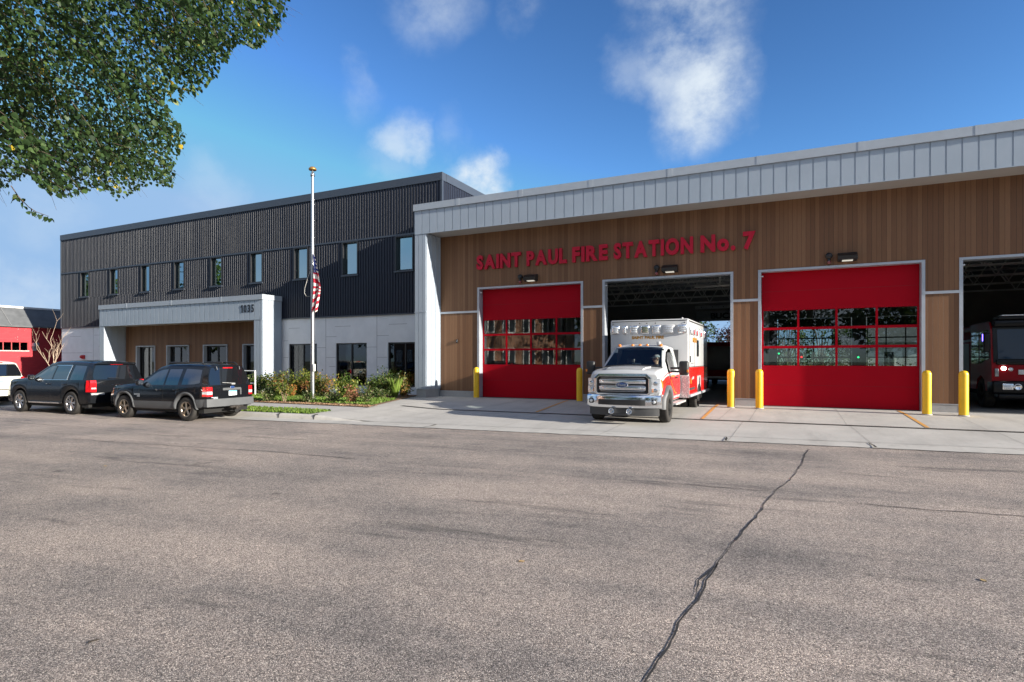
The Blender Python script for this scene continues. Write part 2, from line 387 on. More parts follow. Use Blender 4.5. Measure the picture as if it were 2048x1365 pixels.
# trench drain with iron grate
def dry(x): return 18.0 + .0375 * (x + 8)
IRON = mat('rusty_iron', (.055, .048, .042), .6, .6, var=.35, vscale=30, kind='pos')
tr_ = empty('trench_drain', (-4, 18.1, -.1), 0, 'long iron-grated trench drain running across the whole concrete apron', 'drain')
g = MB(); n_ = 2
P0 = [-13.2 + .4 * i for i in range(84)]
g.grid([[(x, dry(x) - .09, gz(x, dry(x)) + .005) for x in P0], [(x, dry(x) + .09, gz(x, dry(x)) + .005) for x in P0]], smooth=False); g.obj('channel', DARK, tr_)
g = MB(); x = -13.2
while x < 20:
    y = dry(x); z = gz(x, y) + .008; g.add([(x, y - .075, z), (x + .034, y - .075, z), (x + .034, y + .075, z), (x, y + .075, z)], [(0, 1, 2, 3)]); x += .085
g.obj('grate', IRON, tr_, recalc=False)
g = MB()
for s_ in (-1, 1): g.grid([[(x, dry(x) + s_ * .10 - .014, gz(x, dry(x)) + .012) for x in P0], [(x, dry(x) + s_ * .10 + .014, gz(x, dry(x)) + .012) for x in P0]], smooth=False)
g.obj('rim', IRON, tr_, recalc=False)
def marking():
    m, nt, out = _nt('orange_paint'); co = coords(nt, 'pos'); n = noise(nt, co, 14, 5, .7)
    f = ramp(nt, n, [(.34, (0, 0, 0)), (.46, (1, 1, 1))]); c = mixc(nt, f, (.42, .38, .30), (.60, .29, .06)); prin(nt, out, c, .7); return m
OR = marking()
for pts in ([(-8.42, 22.8), (-7.9, 18.25)], [(-2.53, 23.3), (-2.47, 18.4)], [(3.16, 22.9), (3.22, 18.6)], [(9.6, 22.9), (9.6, 18.8)]): ribbon(pts, .10, OR, 'painted_line', zf=gz, lift=.008)
# street cracks
TAR = mat('crack_dark', (.030, .028, .026), .7, kind='pos')
ribbon([(.33, 13.9), (.25, 13.2), (.05, 11.0), (-.05, 10.1), (-.22, 9.2), (-.45, 7.2), (-.62, 5.7), (-.72, 4.2), (-.78, 3.4), (-.9, 2.0), (-.9, .5)], .014, TAR, 'street_crack', jag=.013, seed=3)
ribbon([(-.18, 9.3), (-.38, 9.22)], .02, TAR, 'street_crack', jag=.012, seed=31)
ribbon([(-.62, 5.7), (-.72, 5.2), (-.70, 4.8)], .016, TAR, 'street_crack', jag=.008, seed=32)
ribbon([(.75, 8.95), (1.6, 8.9), (2.5, 9.05), (4.5, 9.2)], .022, TAR, 'street_crack', jag=.018, seed=4)
ribbon([(-15.5, 7.95), (-12, 8.35), (-9.5, 8.7), (-7.6, 8.75)], .02, TAR, 'street_crack', jag=.02, seed=6)
ribbon([(-6.5, 8.8), (-4.5, 8.95), (-2.0, 9.05), (-.3, 9.2)], .012, TAR, 'street_crack', jag=.02, seed=8)
ribbon([(3.2, 12.9), (3.6, 12.2), (4.0, 11.9)], .02, TAR, 'street_crack', jag=.02, seed=9)
# ------------------------------------------------------------------ fire station
def wood():
    m, nt, out = _nt('wood_boards'); co = coords(nt, 'pos'); s = nt.nodes.new('ShaderNodeSeparateXYZ'); lk(nt, co, s.inputs[0])
    q = math_(nt, 'DIVIDE', s.outputs['X'], .142); fl = math_(nt, 'FLOOR', q); fr = math_(nt, 'FRACT', q)
    up = math_(nt, 'GREATER_THAN', s.outputs['Z'], 3.9)
    wn = nt.nodes.new('ShaderNodeTexWhiteNoise'); wn.noise_dimensions = '1D'; lk(nt, math_(nt, 'ADD', fl, math_(nt, 'MULTIPLY', up, 311.)), wn.inputs['W'])
    base = ramp(nt, wn.outputs['Value'], [(0., (.150, .073, .036)), (.28, (.168, .083, .041)), (.5, (.190, .096, .047)), (.75, (.205, .105, .052)), (1., (.225, .117, .059))])
    gco = nt.nodes.new('ShaderNodeVectorMath'); gco.operation = 'MULTIPLY'; lk(nt, co, gco.inputs[0]); gco.inputs[1].default_value = (60, 60, 1.6)
    gn = noise(nt, gco.outputs[0], 1.5, 4, .6)
    c = mixc(nt, 1., base, ramp(nt, gn, [(.25, (.84, .84, .84)), (.75, (1.12, 1.1, 1.08))]), 'MULTIPLY')
    edge = math_(nt, 'LESS_THAN', fr, .045)
    c = mixc(nt, edge, c, (.03, .018, .012))
    hgt = math_(nt, 'SUBTRACT', math_(nt, 'MULTIPLY', gn, .2), edge)
    prin(nt, out, c, .62, 0, .35, bump=(hgt, .5, .006)); return m
WOOD = wood()
PANEL = mat('zinc_panel', (.335, .385, .44), .42, .0, .5, var=.05, vscale=1.2, kind='pos', dirt=(.6, (.30, .33, .37), .35))
COPING = mat('zinc_coping', (.36, .395, .435), .38, .0, .5, var=.04, kind='pos')
SOFFIT = mat('soffit_metal', (.40, .39, .37), .5, kind='pos', var=.04)
BLACK = mat('black_corrugated', (.0115, .0148, .027), .45, .0, .38, var=.10, vscale=.8, kind='pos', stretch=(4, 4, .4))
BTRIM = mat('black_trim', (.042, .050, .066), .35, .0, .6, var=.05, kind='pos')
WHITE = mat('white_precast', (.70, .715, .735), .8, var=.06, vscale=1.5, kind='pos', bump=.05, bscale=40, dirt=(.5, (.56, .58, .60), .3))
STEEL = mat('galvanised_frame', (.40, .43, .47), .4, .3, kind='pos', var=.06)
REDD = mat('red_door', (.36, .001, .010), .55, 0, .10, var=.05, vscale=.7, kind='pos')
DFRAME = mat('dark_window_frame', (.018, .018, .020), .4, kind='pos')
INW = mat('interior_wall', (.34, .33, .31), .8, kind='pos', var=.15, vscale=.6)
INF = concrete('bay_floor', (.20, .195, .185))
TRUSS = mat('truss_paint', (.75, .75, .72), .6, kind='pos')
ROOF = mat('roof_membrane', (.35, .35, .35), .8, kind='pos')
BGL = glass('bay_glass', (.78, .82, .80), .0)
WGL = glass('tinted_glass', (.22, .25, .25), .0)
UGL = glass('upper_glass', (.10, .13, .14), .36, 0, (.72, .95, 1.))
def cassettes(g, x0, x1, y, z0, z1, pitch=.402, gap=.045, deep=.022):
    """flat metal panels with recessed joints between them"""
    x = x0
    while x < x1 - .02:
        g.box(x, min(x1, x + pitch - gap), y, y + deep, z0, z1); x += pitch
fs = empty('fire_station', (-15, 23.2, 0), 0, 'two-storey fire station with black corrugated upper wall, wood cladding and big red bay doors', 'fire station')
WX1 = 24.0
DOORS = [(-12.8, -7.88), (-6.95, -2.03), (-1.08, 3.86), (4.86, 9.8)]
# wood wall
g = MB(); D0, D1 = 23.0, 23.34
g.box(-14.84, WX1, D0, D1, 4.94, 7.44)
ed = [-14.84] + [v for d in DOORS for v in d] + [WX1]
piers = [(ed[i], ed[i + 1]) for i in range(0, len(ed), 2)]
for a, b in piers: g.box(a, b, D0, D1, .27, 4.94)
g.obj('wood_wall', WOOD, fs)
for a, b in piers:
    g = MB(); g.box(a, b, D0 - .02, D1, -.1, .25); g.box(a, b, D0 - .035, D1 - .1, .25, .272, STEEL); g.mats[0] = None; g.obj('plinth', PLINTH, fs) if False else None
    g = MB(); g.box(a, b, D0 - .02, D1, -.1, .25, PLINTH); g.box(a, b, D0 - .035, D1 - .1, .2505, .272, STEEL); g.obj('plinth', None, fs)
    g = MB(); g.box(a, b, D0 - .03, D0 + .02, 3.84, 3.93); g.obj('trim_strip', STEEL, fs)
# door surrounds
for i, (a, b) in enumerate(DOORS):
    g = MB(); g.box(a - .05, a + .05, D0 - .025, D1 + .05, 0, 4.97); g.box(b - .05, b + .05, D0 - .025, D1 + .05, 0, 4.97); g.box(a + .05, b - .05, D0 - .025, D1 + .05, 4.89, 4.97)
    fr_ = g.obj('door_frame', STEEL, fs)
    g = MB(); g.box(a + .03, a + .12, D0 + .06, D0 + .12, 4.72, 4.76); g.obj('sensor', mat('white_plastic', (.7, .7, .7), .4), fr_)
def sect_door(a, b, y, solid, glass_m, name, zs, cols, top):
    """sectional overhead door with a glazed band"""
    g = MB(); x0, x1 = a + .06, b - .06; t = .05; z0, z1 = zs[0], zs[-1]
    if z0 > .12: g.box(x0, x1, y, y + t, .02, z0)
    if z1 < top - .05: g.box(x0, x1, y, y + t, z1, top)
    m_ = .07; cw = (x1 - x0) / cols
    for c in range(cols + 1):
        xc = x0 + c * cw; lo = max(x0, xc - m_ * (.5 if 0 < c < cols else .8)); hi = min(x1, xc + m_ * (.5 if 0 < c < cols else .8)); g.box(lo, hi, y - .004, y + t + .004, z0, z1)
    for r_ in range(1, len(zs) - 1):
        for c in range(cols): g.box(x0 + c * cw + m_ * .5, x0 + (c + 1) * cw - m_ * .5, y - .003, y + t, zs[r_] - .045, zs[r_] + .045)
    d = g.obj(name, solid, fs)
    if z0 > .3:
        for zz in (.78, z1 + .70): q = MB(); q.box(x0, x1, y - .0015, y + .01, zz - .004, zz + .004); q.obj('section_joint', mat('red_joint', (.12, .004, .006), .6), d)
    for r_ in range(len(zs) - 1):
        for c in range(cols):
            q = MB(); q.box(x0 + c * cw + .03, x0 + (c + 1) * cw - .03, y + .02, y + .03, zs[r_] + .02, zs[r_ + 1] - .02); q.obj('pane', glass_m, d)
    g = MB(); g.box(x0, x1, y + .005, y + .045, -.0, .02); g.obj('rubber_seal', DARK, d)
    return d
for i in (0, 2): sect_door(*DOORS[i], 23.30, REDD, BGL, 'bay_door', [1.49, 2.16, 2.83, 3.49], 4, 4.9)
# roof fascia + coping + soffit
FX0, FY = -15.44, 21.82
g = MB(); g.box(FX0, WX1, FY + .022, FY + .12, 7.40, 8.44); cassettes(g, FX0, WX1, FY, 7.40, 8.435)
g.box(FX0 - .03, FX0, FY + .01, FY + 1.5, 7.41, 8.43)
g.box(FX0, WX1, FY - .02, FY + .04, 7.375, 7.40); g.obj('roof_fascia', PANEL, fs)
g = MB(); g.box(FX0 - .06, WX1 + .05, FY - .06, FY + .42, 8.44, 8.73); x = FX0 + 2.2
while x < WX1:
    g.box(x, x + .17, FY - .066, FY + .43, 8.435, 8.736); x += 3.03
g.obj('coping', COPING, fs)
g = MB(); g.box(FX0 + .6, WX1, FY + .12, D0 + .05, 7.42, 7.45); g.obj('soffit', SOFFIT, fs)
g = MB(); g.box(FX0, WX1, FY + .42, 50.3, 8.2, 8.5); g.obj('roof', ROOF, fs)
# end column of the bays
g = MB(); g.box(FX0, -14.84, FY + .022, D0 + .3, .36, 7.40); cassettes(g, FX0, -14.84, FY, .37, 3.83, .205, .03); cassettes(g, FX0, -14.84, FY, 3.89, 7.385, .205, .03)
g.box(FX0 - .015, -14.825, FY - .012, D0, 3.835, 3.885)
for y in (21.86, 22.22, 22.6, 22.97): g.box(-14.84, -14.81, y - .011, y + .011, .37, 7.38)
g.obj('corner_column', PANEL, fs)
g = MB(); g.box(FX0 + .06, -14.88, FY + .04, D0 + .2, -.12, .36); g.obj('column_base', PLINTH, fs)
# walls of the bay hall
g = MB(); g.box(-15.3, -14.9, D1, 50, 0, 8.2); g.box(WX1 - .3, WX1, D1 - .3, 50, 0, 8.2)
RD = [(-12.8, -7.9), (-6.95, -2.03), (-1.08, 4.0), (4.9, 9.8)]
e2 = [-14.9] + [v for d in RD for v in d] + [WX1 - .3]
for i in range(0, len(e2), 2): g.box(e2[i], e2[i + 1], 50, 50.3, 0, 4.9)
g.box(-14.9, WX1 - .3, 50, 50.3, 4.9, 8.2)
for k in range(9):
    y = 24.5 + k * 3; g.box(-14.9, -14.75, y, y + .25, 0, 7.2)
g.obj('hall_wall', INW, fs)
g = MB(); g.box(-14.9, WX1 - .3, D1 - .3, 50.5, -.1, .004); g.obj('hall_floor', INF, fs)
g = MB(); g.box(-14.9, WX1 - .3, D1, 50, 7.5, 7.56); g.obj('ceiling', mat('ceiling_deck', (.42, .42, .40), .7, kind='pos'), fs)
for k in range(6):
    y = 25.2 + k * 4.1; g = MB(); g.box(-14.9, WX1 - .3, y, y + .12, 7.3, 7.42); g.box(-14.9, WX1 - .3, y, y + .12, 6.0, 6.1); x = -14.6
    while x < WX1 - 1.4:
        g.tube([(x, y + .06, 6.05), (x + .75, y + .06, 7.35)], .035, 6); g.tube([(x + .75, y + .06, 7.35), (x + 1.5, y + .06, 6.05)], .035, 6); x += 1.5
    g.obj('roof_truss', TRUSS, fs)
for x, y, z in ((-6.2, 27, 5.6), (-3.1, 29, 5.2), (5.6, 26, 5.5), (2.4, 33, 5.4), (-1.0, 34, 5.5)):
    g = MB(); g.tube([(x, y, 7.5), (x, y, z)], .05, 8); g.tube([(x - 1.1, y, z), (x + 1.5, y, z)], .06, 8); g.obj('pipe', TRUSS, fs)
g = MB(); g.tube([(-1.25, 33, 0), (-1.25, 33, 7.4)], .16, 12, TRUSS); g.tube([(-1.25, 33, .0), (-1.25, 33, 1.3)], .18, 12, mat('yellow_paint', (.72, .46, .02), .45, var=.08, vscale=6, dirt=(5, (.5, .33, .05), .3)))
g.obj('column', None, fs)
for i in (0, 2, 3): sect_door(*RD[i], 50.05, DFRAME, glass('rear_glass', (.85, .88, .86), .0), 'rear_door', [.1, 1.15, 1.9, 2.65, 3.36, 4.1], 4, 4.88)
# sign board over the rear doorway, rolled-up door over it
# black upper storey
BX0, BX1, BY = -47.05, -14.97, 23.35
UW = [(-44.66, -43.62), (-41.24, -40.3), (-37.88, -36.95), (-34.57, -33.60), (-31.21, -30.22), (-27.85, -26.88), (-24.48, -23.45), (-21.06, -20.03), (-17.67, -16.60)]
UZ0, UZ1 = 6.08, 7.80
PITCH = .168
def corr(g, x0, x1, z0, z1, y, axis='x'):
    n = max(1, round((x1 - x0) / PITCH)); p = (x1 - x0) / n; L = []
    for i in range(n):
        for a, d in ((0, 0), (.36, 0), (.44, -.034), (.87, -.034), (.94, 0), (1.0, 0)):
            if a == 0 and i: continue
            L.append((x0 + (i + a) * p, y + d))
    if axis == 'x': g.grid([[(a, b, z0) for a, b in L], [(a, b, z1) for a, b in L]], smooth=False)
    else: g.grid([[(BX1 + (y - b), a, z0) for a, b in L], [(BX1 + (y - b), a, z1) for a, b in L]], smooth=False)
g = MB(); corr(g, BX0, BX1, 7.88, 10.22, BY); corr(g, BX0, BX1, 3.99, UZ0 - .06, BY)
ex = [BX0] + [v for q in UW for v in q] + [BX1]
for i in range(0, len(ex), 2): corr(g, ex[i], ex[i + 1], UZ0 - .06, 7.80, BY)
corr(g, BY, 38, 8.3, 10.22, BY, 'y')
g.obj('corrugated_wall', BLACK, fs, recalc=False)
g = MB(); g.box(BX0 - .05, BX1 + .05, BY - .07, BY + .30, 10.22, 10.60); g.box(BX1 - .25, BX1 + .06, BY + .30, 38, 10.22, 10.60); g.box(BX0 - .05, BX0 + .25, BY + .30, 38, 10.22, 10.6)
g.box(BX1 - .05, BX1 + .045, BY - .05, BY + .05, 8.5, 10.219); g.box(BX0 - .045, BX0 + .06, BY - .05, BY + .06, 3.98, 10.219)
for x in (-43., -38.7, -34.4, -30.1, -25.8, -21.5, -17.2): g.box(x, x + .02, BY - .073, BY, 10.215, 10.605)
g.obj('parapet_cap', BTRIM, fs)
g = MB(); g.box(BX0, BX1, BY - .055, BY - .01, 7.80, 7.885); g.box(BX0, -15.45, BY - .06, BY + .1, 3.93, 3.99); g.obj('flashing', BTRIM, fs)
g = MB(); g.box(BX0, BX1, 37.8, 38, 0, 10.2); g.box(BX0, BX0 + .2, BY + .08, 37.8, 0, 10.2); g.box(BX1 - .2, BX1 - .01, BY + .08, 37.8, 8.2, 10.2); g.obj('side_wall', BLACK, fs)
g = MB(); g.box(BX0 + .2, BX1 - .2, BY + .3, 37.8, 9.9, 10.1); g.obj('upper_roof', ROOF, fs)
g = MB(); g.box(BX0 + .2, -15.3, 30, 30.1, 0, 9.8); g.box(BX0 + .2, -15.3, BY + .35, 30, 4.3, 4.5); g.box(BX0 + .2, -15.3, BY + .35, 30, -.05, .02)
for x in (-40, -33, -26.2, -22.3, -18.9): g.box(x, x + .1, BY + .5, 30, .02, 9.8)
g.obj('inner_partition', INW, fs)
g = MB()
ex = [BX0 + .2] + [v for q in UW for v in q] + [BX1 - .25]
for i in range(0, len(ex), 2): g.box(ex[i], ex[i + 1], BY + .24, BY + .34, 4.3, 9.9)
for a, b in UW: g.box(a, b, BY + .24, BY + .34, 4.3, UZ0); g.box(a, b, BY + .24, BY + .34, UZ1, 9.9)
g.obj('inner_lining', INW, fs)
BLIND = mat('window_blind', (.5, .5, .48), .7, kind='pos')
for i, (a, b) in enumerate(UW):
    g = MB(); t = .055
    g.box(a - .02, a + t, BY - .05, BY + .22, UZ0, UZ1); g.box(b - t, b + .02, BY - .05, BY + .22, UZ0, UZ1); g.box(a + t, b - t, BY - .05, BY + .22, UZ1 - t, UZ1); g.box(a + t, b - t, BY - .02, BY + .22, UZ0, UZ0 + t)
    f = g.obj('upper_window', DFRAME, fs)
    g = MB(); g.box(a - .05, b + .05, BY - .10, BY + .1, UZ0 - .075, UZ0 - .002); g.obj('sill', BTRIM, f)
    g = MB(); g.box(a + t, b - t, BY + .13, BY + .14, UZ0 + t, UZ1 - t); g.obj('pane', UGL, f)
# ground floor
PO = (-39.5, -25.99)
LW = [(-24.91, -22.86), (-21.55, -19.50), (-18.17, -16.12)]
PW = [(-38.38, -36.43), (-35.3, -33.16), (-31.88, -29.74), (-28.48, -26.5)]
g = MB(); WY0, WY1 = 23.37, 23.6
def wall_open(g, x0, x1, z0, z1, ops, zo0, zo1, y0, y1):
    e = [x0] + [v for q in ops for v in q] + [x1]
    for i in range(0, len(e), 2): g.box(e[i], e[i + 1], y0, y1, z0, z1)
    for a, b in ops:
        if zo0 > z0: g.box(a, b, y0, y1, z0, zo0)
        g.box(a, b, y0, y1, zo1, z1)
wall_open(g, -25.99, -15.4, -.05, 3.97, LW, .37, 2.57, WY0, WY1)
wl = g.obj('precast_wall', WHITE, fs)
g = MB(); g.box(BX0, PO[0], WY0, WY1, -.05, 3.97); g.obj('precast_wall', WHITE, fs)
g = MB()
for x in (-22.23, -18.85, -43.2): g.box(x - .01, x + .01, WY0 - .004, WY0 + .01, .0, 3.95)
for a, b, z in ((-24.9, -24.1, 3.43), (-22.22, -21.5, 2.92), (-21.6, -20.55, 3.45), (-18.84, -18.1, 2.92), (-18.1, -17, 3.47), (-25.3, -24.95, 2.75), (-22.86, -22.25, 2.35), (-22.22, -21.56, 1.83), (-19.49, -18.87, 2.35), (-18.84, -18.2, 1.83), (-25.3, -24.93, 1.83), (-25.3, -24.93, .95), (-22, -21.57, 1.35), (-19.4, -18.87, .9), (-18.5, -18.19, 1.33),
               (-42.6, -40.05, 2.63), (-46, -44.7, 3.35), (-43.1, -41.5, 3.4), (-46.9, -43.3, 2.2), (-43, -40.1, 1.7)): g.box(a, b, WY0 - .004, WY0 + .01, z - .008, z + .008)
g.obj('panel_joint', mat('joint_grey', (.22, .23, .25), .8, kind='pos'), fs)
def glazed(a, b, z0, z1, y, fm, gm, name, reveal=None):
    t = .07; g = MB(); mid = (a + b) / 2
    g.box(a, a + t, y, y + .1, z0, z1); g.box(b - t, b, y, y + .1, z0, z1); g.box(a + t, b - t, y, y + .1, z1 - t, z1); g.box(a + t, b - t, y, y + .1, z0, z0 + t); g.box(mid - t / 2, mid + t / 2, y, y + .1, z0 + t, z1 - t)
    f = g.obj(name, fm, fs)
    for p, q in ((a + t, mid - t / 2), (mid + t / 2, b - t)):
        g = MB(); g.box(p, q, y + .045, y + .055, z0 + t, z1 - t); g.obj('pane', gm, f)
    if reveal:
        g = MB(); g.box(a - .09, a, BY - .06, y + .1, z0, z1 + .06); g.box(b, b + .05, BY - .06, y + .1, z0, z1 + .06); g.box(a, b, BY - .06, y + .1, z1, z1 + .06); g.obj('reveal', reveal, f)
    return f
for a, b in LW: glazed(a, b, .37, 2.57, 23.43, DFRAME, WGL, 'ground_window')
# portico
g = MB(); wall_open(g, PO[0], PO[1], -.05, 3.95, PW, .0, 2.61, BY, BY + .2); g.obj('entrance_wall', WOOD, fs)
for a, b in PW: glazed(a + .10, b - .06, .02, 2.55, 23.50, DFRAME, WGL, 'entrance_window', COPING)
PX0, PX1, PY = -40.0, -25.37, 22.0
po = MB(); po.box(PX0, PX1, PY + .022, PY + .12, 3.87, 4.92); cassettes(po, PX0, PX1, PY, 3.88, 4.915); po.box(PX1 - .12, PX1, PY + .12, BY - .05, 3.87, 4.92); po.box(PX0, PX0 + .12, PY + .12, BY - .05, 3.87, 4.92);
for y in (22.03, 22.42, 22.82, 23.2): po.box(PX1, PX1 + .028, y - .01, y + .01, .42, 4.91)
for a, b in ((PX0, -39.52), (-25.99, PX1)):
    po.box(a, b, PY + .022, BY - .05, .40, 3.868); cassettes(po, a, b, PY, .41, 3.83, .21, .03)
po.box(PX0 - .012, PX1 + .015, PY - .016, PY + .3, 3.84, 3.876); po.box(PX1, PX1 + .016, PY + .3, BY - .05, 3.84, 3.876)
for y in (22.42, 22.82, 23.2): po.box(-39.52, -39.50, y - .01, y + .01, .41, 3.82)
po.obj('portico', PANEL, fs)
g = MB(); g.box(PX0 - .05, PX1 + .05, PY - .05, BY - .06, 4.92, 5.19)
for x in (-37.2, -32.9, -28.6): g.box(x, x + .14, PY - .056, PY + .3, 4.915, 5.196)
g.obj('portico_cap', COPING, fs)
g = MB(); g.box(-39.52, -25.99, PY + .12, BY, 3.88, 3.91); g.obj('portico_soffit', SOFFIT, fs)
for a, b in ((PX0, -39.52), (-25.99, PX1)):
    g = MB(); g.box(a + .04, b - .04, PY + .04, BY, -.1, .40); g.obj('portico_plinth', PLINTH, fs)
# lettering
SIGNRED = mat('sign_red', (.50, .010, .035), .5, 0, .25, var=.05)
sg = empty('building_sign', (-7, 22.95, 6.1), 0, 'raised red capital letters reading SAINT PAUL FIRE STATION No. 7 on the brown boards', 'sign')
SIDE = mat('sign_side', (.20, .008, .02), .5)
words = [('SAINT', -12.85, -10.65), ('PAUL', -10.37, -8.53), ('FIRE', -8.28, -6.76), ('STATION', -6.51, -3.41), ('No.', -3.14, -1.90), ('7', -1.64, -1.21)]
def wbounds(body, size, bold):
    o = text_mesh('tmp', body, size, .02, None, None, (0, 0, 0), bold=bold); xs_ = [v.co.x for v in o.data.vertices]; ys_ = [v.co.y for v in o.data.vertices]
    r = (max(xs_) - min(xs_), min(ys_), max(ys_)); me = o.data; bpy.data.objects.remove(o); bpy.data.meshes.remove(me); return r
CAPH = .60; BSZ = CAPH / .73; BO = .040
for wd, xa, xb in words:
    ws = [wbounds(ch, BSZ, BO)[0] for ch in wd]; gap = .085 * BSZ; tot = sum(ws) + gap * (len(wd) - 1); k = (xb - xa) / tot; x = xa
    for ch, wch in zip(wd, ws):
        o = text_mesh('letter', ch, BSZ, .09, SIGNRED, sg, (x + 7, -.01, -.30), width=wch * k, bold=BO); x += (wch + gap) * k
ns = empty('house_number', (-26.5, 21.992, 4.45), 0, 'black digits 1035 mounted on the grey portico fascia', 'house number')
NB = mat('number_black', (.012, .014, .02), .4); x = -27.0
for ch in '1035':
    if ch == '1':
        g = MB(); g.prism([(x + .075, 4.26), (x + .155, 4.26), (x + .155, 4.68), (x + .085, 4.68), (x, 4.60), (x, 4.53), (x + .075, 4.575)], 'y', 21.982, 21.998); g.obj('digit', NB, ns); x += .155 + .085; continue
    text_mesh('digit', ch, .56, .016, NB, ns, (x + 26.5, -.0, -.19), width=.205, bold=.016, height=.42); x += .205 + .08
# ------------------------------------------------------------------ vehicles
CHROME = mat('chrome', (.75, .76, .78), .12, 1., var=.03)
TYRE = mat('tyre_rubber', (.030, .028, .026), .75, 0, .3, var=.2, vscale=8, bump=.3, bscale=40)
BPLA = mat('black_plastic', (.016, .016, .017), .5, var=.2)
UNDER = mat('underbody', (.010, .010, .010), .9)
CGLASS = None
def car_glass(name, col, spec=.9, coat=1.0):
    if name in _cache: return _cache[name]
    m, nt, out = _nt(name); prin(nt, out, col, .03, 0, spec, coat); _cache[name] = m; return m
TINT = car_glass('privacy_glass', (.006, .007, .009))
def clear_glass(name='cab_glass'):
    return glass(name, (.62, .72, .70), .05)
LAMP = mat('red_lens', (.62, .008, .012), .12, 0, .8, coat=1., var=.25, vscale=14)
CLEAR = mat('clear_lens', (.62, .64, .66), .08, .3, .8, coat=1., var=.3, vscale=25)
AMBER = mat('amber_lens', (.75, .22, .02), .15, 0, .7, coat=1.)
class Car:
    """x forward, y left, z up; origin on the ground under the middle"""
    def __init__(s, **k): s.__dict__.update(k)
    def lerp(s, tab, x):
        if x <= tab[0][0]: return tab[0][1]
        for (a, u), (b, v) in zip(tab, tab[1:]):
            if x <= b: return u + (v - u) * (x - a) / (b - a) if b > a else v
        return tab[-1][1]
    def smooth(s, tab, x, d=.05):
        return (s.lerp(tab, x - d) + s.lerp(tab, x) * 2 + s.lerp(tab, x + d)) / 4
    def zlow(s, x):
        z = s.lerp(s.sill, x)
        for xc in s.axles:
            if abs(x - xc) <= s.arch: z = max(z, s.hub + math.sqrt(max(0, s.arch ** 2 - (x - xc) ** 2)))
        return z
    def section(s, x):
        top = s.smooth(s.top, x, .03); W = s.lerp(s.plan, x); belt = s.lerp(s.belt, x); zl = s.zlow(x); roof = s.roof
        g = max(0., min(1., (top - belt) / (roof - belt)))
        be = min(belt, top - .07); rw = W * (1 - .05) * (1 - g) + s.roofw * g
        r = .05 + .06 * g; cr = .035 + .01 * (1 - g)
        zl = min(zl, be - .03)
        mid = zl + (be - zl) * .45
        tuck = s.tuck
        pts = [(W - tuck, zl), (W - tuck * .35, zl + (be - zl) * .12), (W - .006, zl + (be - zl) * .30), (W, mid), (W - .008, zl + (be - zl) * .72), (W - .028, be - .012), (W - .05, be + .02)]
        te = top - r
        if te < be + .03: te = be + .03
        top_ = max(top, te + .02); r2 = top_ - te
        yb = W - .05
        for t in (.33, .66, 1.): pts.append((yb + (rw - yb) * (t ** 1.15), be + .02 + (te - be - .02) * t))
        for a in (30, 60, 90): pts.append((rw - r * 1.3 + r * 1.3 * math.cos(R(a)), te + r2 * math.sin(R(a))))
        yl = rw - r * 1.3
        for t in (.66, .33, 0.): pts.append((yl * t, top_ + cr * (1 - t * t)))
        return pts
    def deform(s, x, y, z):
        W = s.lerp(s.plan, x)
        a = sst(s.x0 + .9, s.x0, x); b = sst(s.x1 - .9, s.x1, x)
        yy = min(1.2, abs(y) / max(.1, s.W))
        return x + a * (s.lerp(s.rake, z) + s.bow * yy ** 2.5) - b * (s.lerp(s.frake, z) + s.fbow * yy ** 2.5)
    def stations(s):
        X = set()
        for xc in s.axles:
            for a in range(0, 181, 12): X.add(round(xc + s.arch * math.cos(R(a)) * .9999, 4))
            X.add(round(xc + s.arch + .004, 4)); X.add(round(xc - s.arch - .004, 4))
        n = 46
        for i in range(n + 1): X.add(round(s.x0 + (s.x1 - s.x0) * i / n, 4))
        for x, _ in s.top: X.add(round(max(s.x0, min(s.x1, x)), 4))
        return sorted(X)
    def body(s, material, parent, name='body'):
        X = s.stations(); g = MB(); L = []
        for x in X: L.append([(x, y, z) for y, z in s.section(x)])
        full = []
        for row in L:
            r_ = row + [(x, -y, z) for x, y, z in reversed(row[:-1])]
            full.append([(s.deform(x, y, z), y, z) for x, y, z in r_])
        g.grid(full)
        for row, xe in ((L[0], X[0]), (L[-1], X[-1])):
            nc = 12; G = []
            for (x, y, z) in row:
                G.append([(s.deform(x, y * (1 - 2 * c / nc), z), y * (1 - 2 * c / nc), z) for c in range(nc + 1)])
            g.grid(G)
        o = g.obj(name, material, parent, world=False); weld(o, .002, 38); return o
    def sy(s, x, z):
        """half width of the body side at station x and height z"""
        p = s.section(x)
        for (ya, za), (yb, zb) in zip(p, p[1:]):
            if za <= z <= zb and zb > za: return ya + (yb - ya) * (z - za) / (zb - za)
        return p[0][0] if z < p[0][1] else p[-1][0]
    def side_patch(s, g, bot, topc, x0, x1, off, side=1, nx=10, nz=5, material=None, thick=.02):
        """grid over the body side between bottom and top curves (tables of x->z)"""
        P = []
        for i in range(nx + 1):
            x = x0 + (x1 - x0) * i / nx; zb = bot(x) if callable(bot) else s.lerp(bot, x); zt = max(zb + .001, topc(x) if callable(topc) else s.lerp(topc, x)); row = []
            for j in range(nz + 1):
                z = zb + (zt - zb) * j / nz; y = s.sy(x, z) + off; row.append((s.deform(x, y, z), side * y, z))
            P.append(row)
        g.slab(P, (0, -side * thick, 0), material)
    def rear_patch(s, g, rows, off, material=None, ny=8, front=False, thick=.02):
        """rows: list of (z, ylo, yhi) on the end face"""
        P = []; xe = s.x1 if front else s.x0; sg = 1 if front else -1
        for z, a, b in rows:
            P.append([(s.deform(xe, a + (b - a) * j / ny, z) + sg * off, a + (b - a) * j / ny, z) for j in range(ny + 1)])
        g.slab(P, (-sg * thick, 0, 0), material)
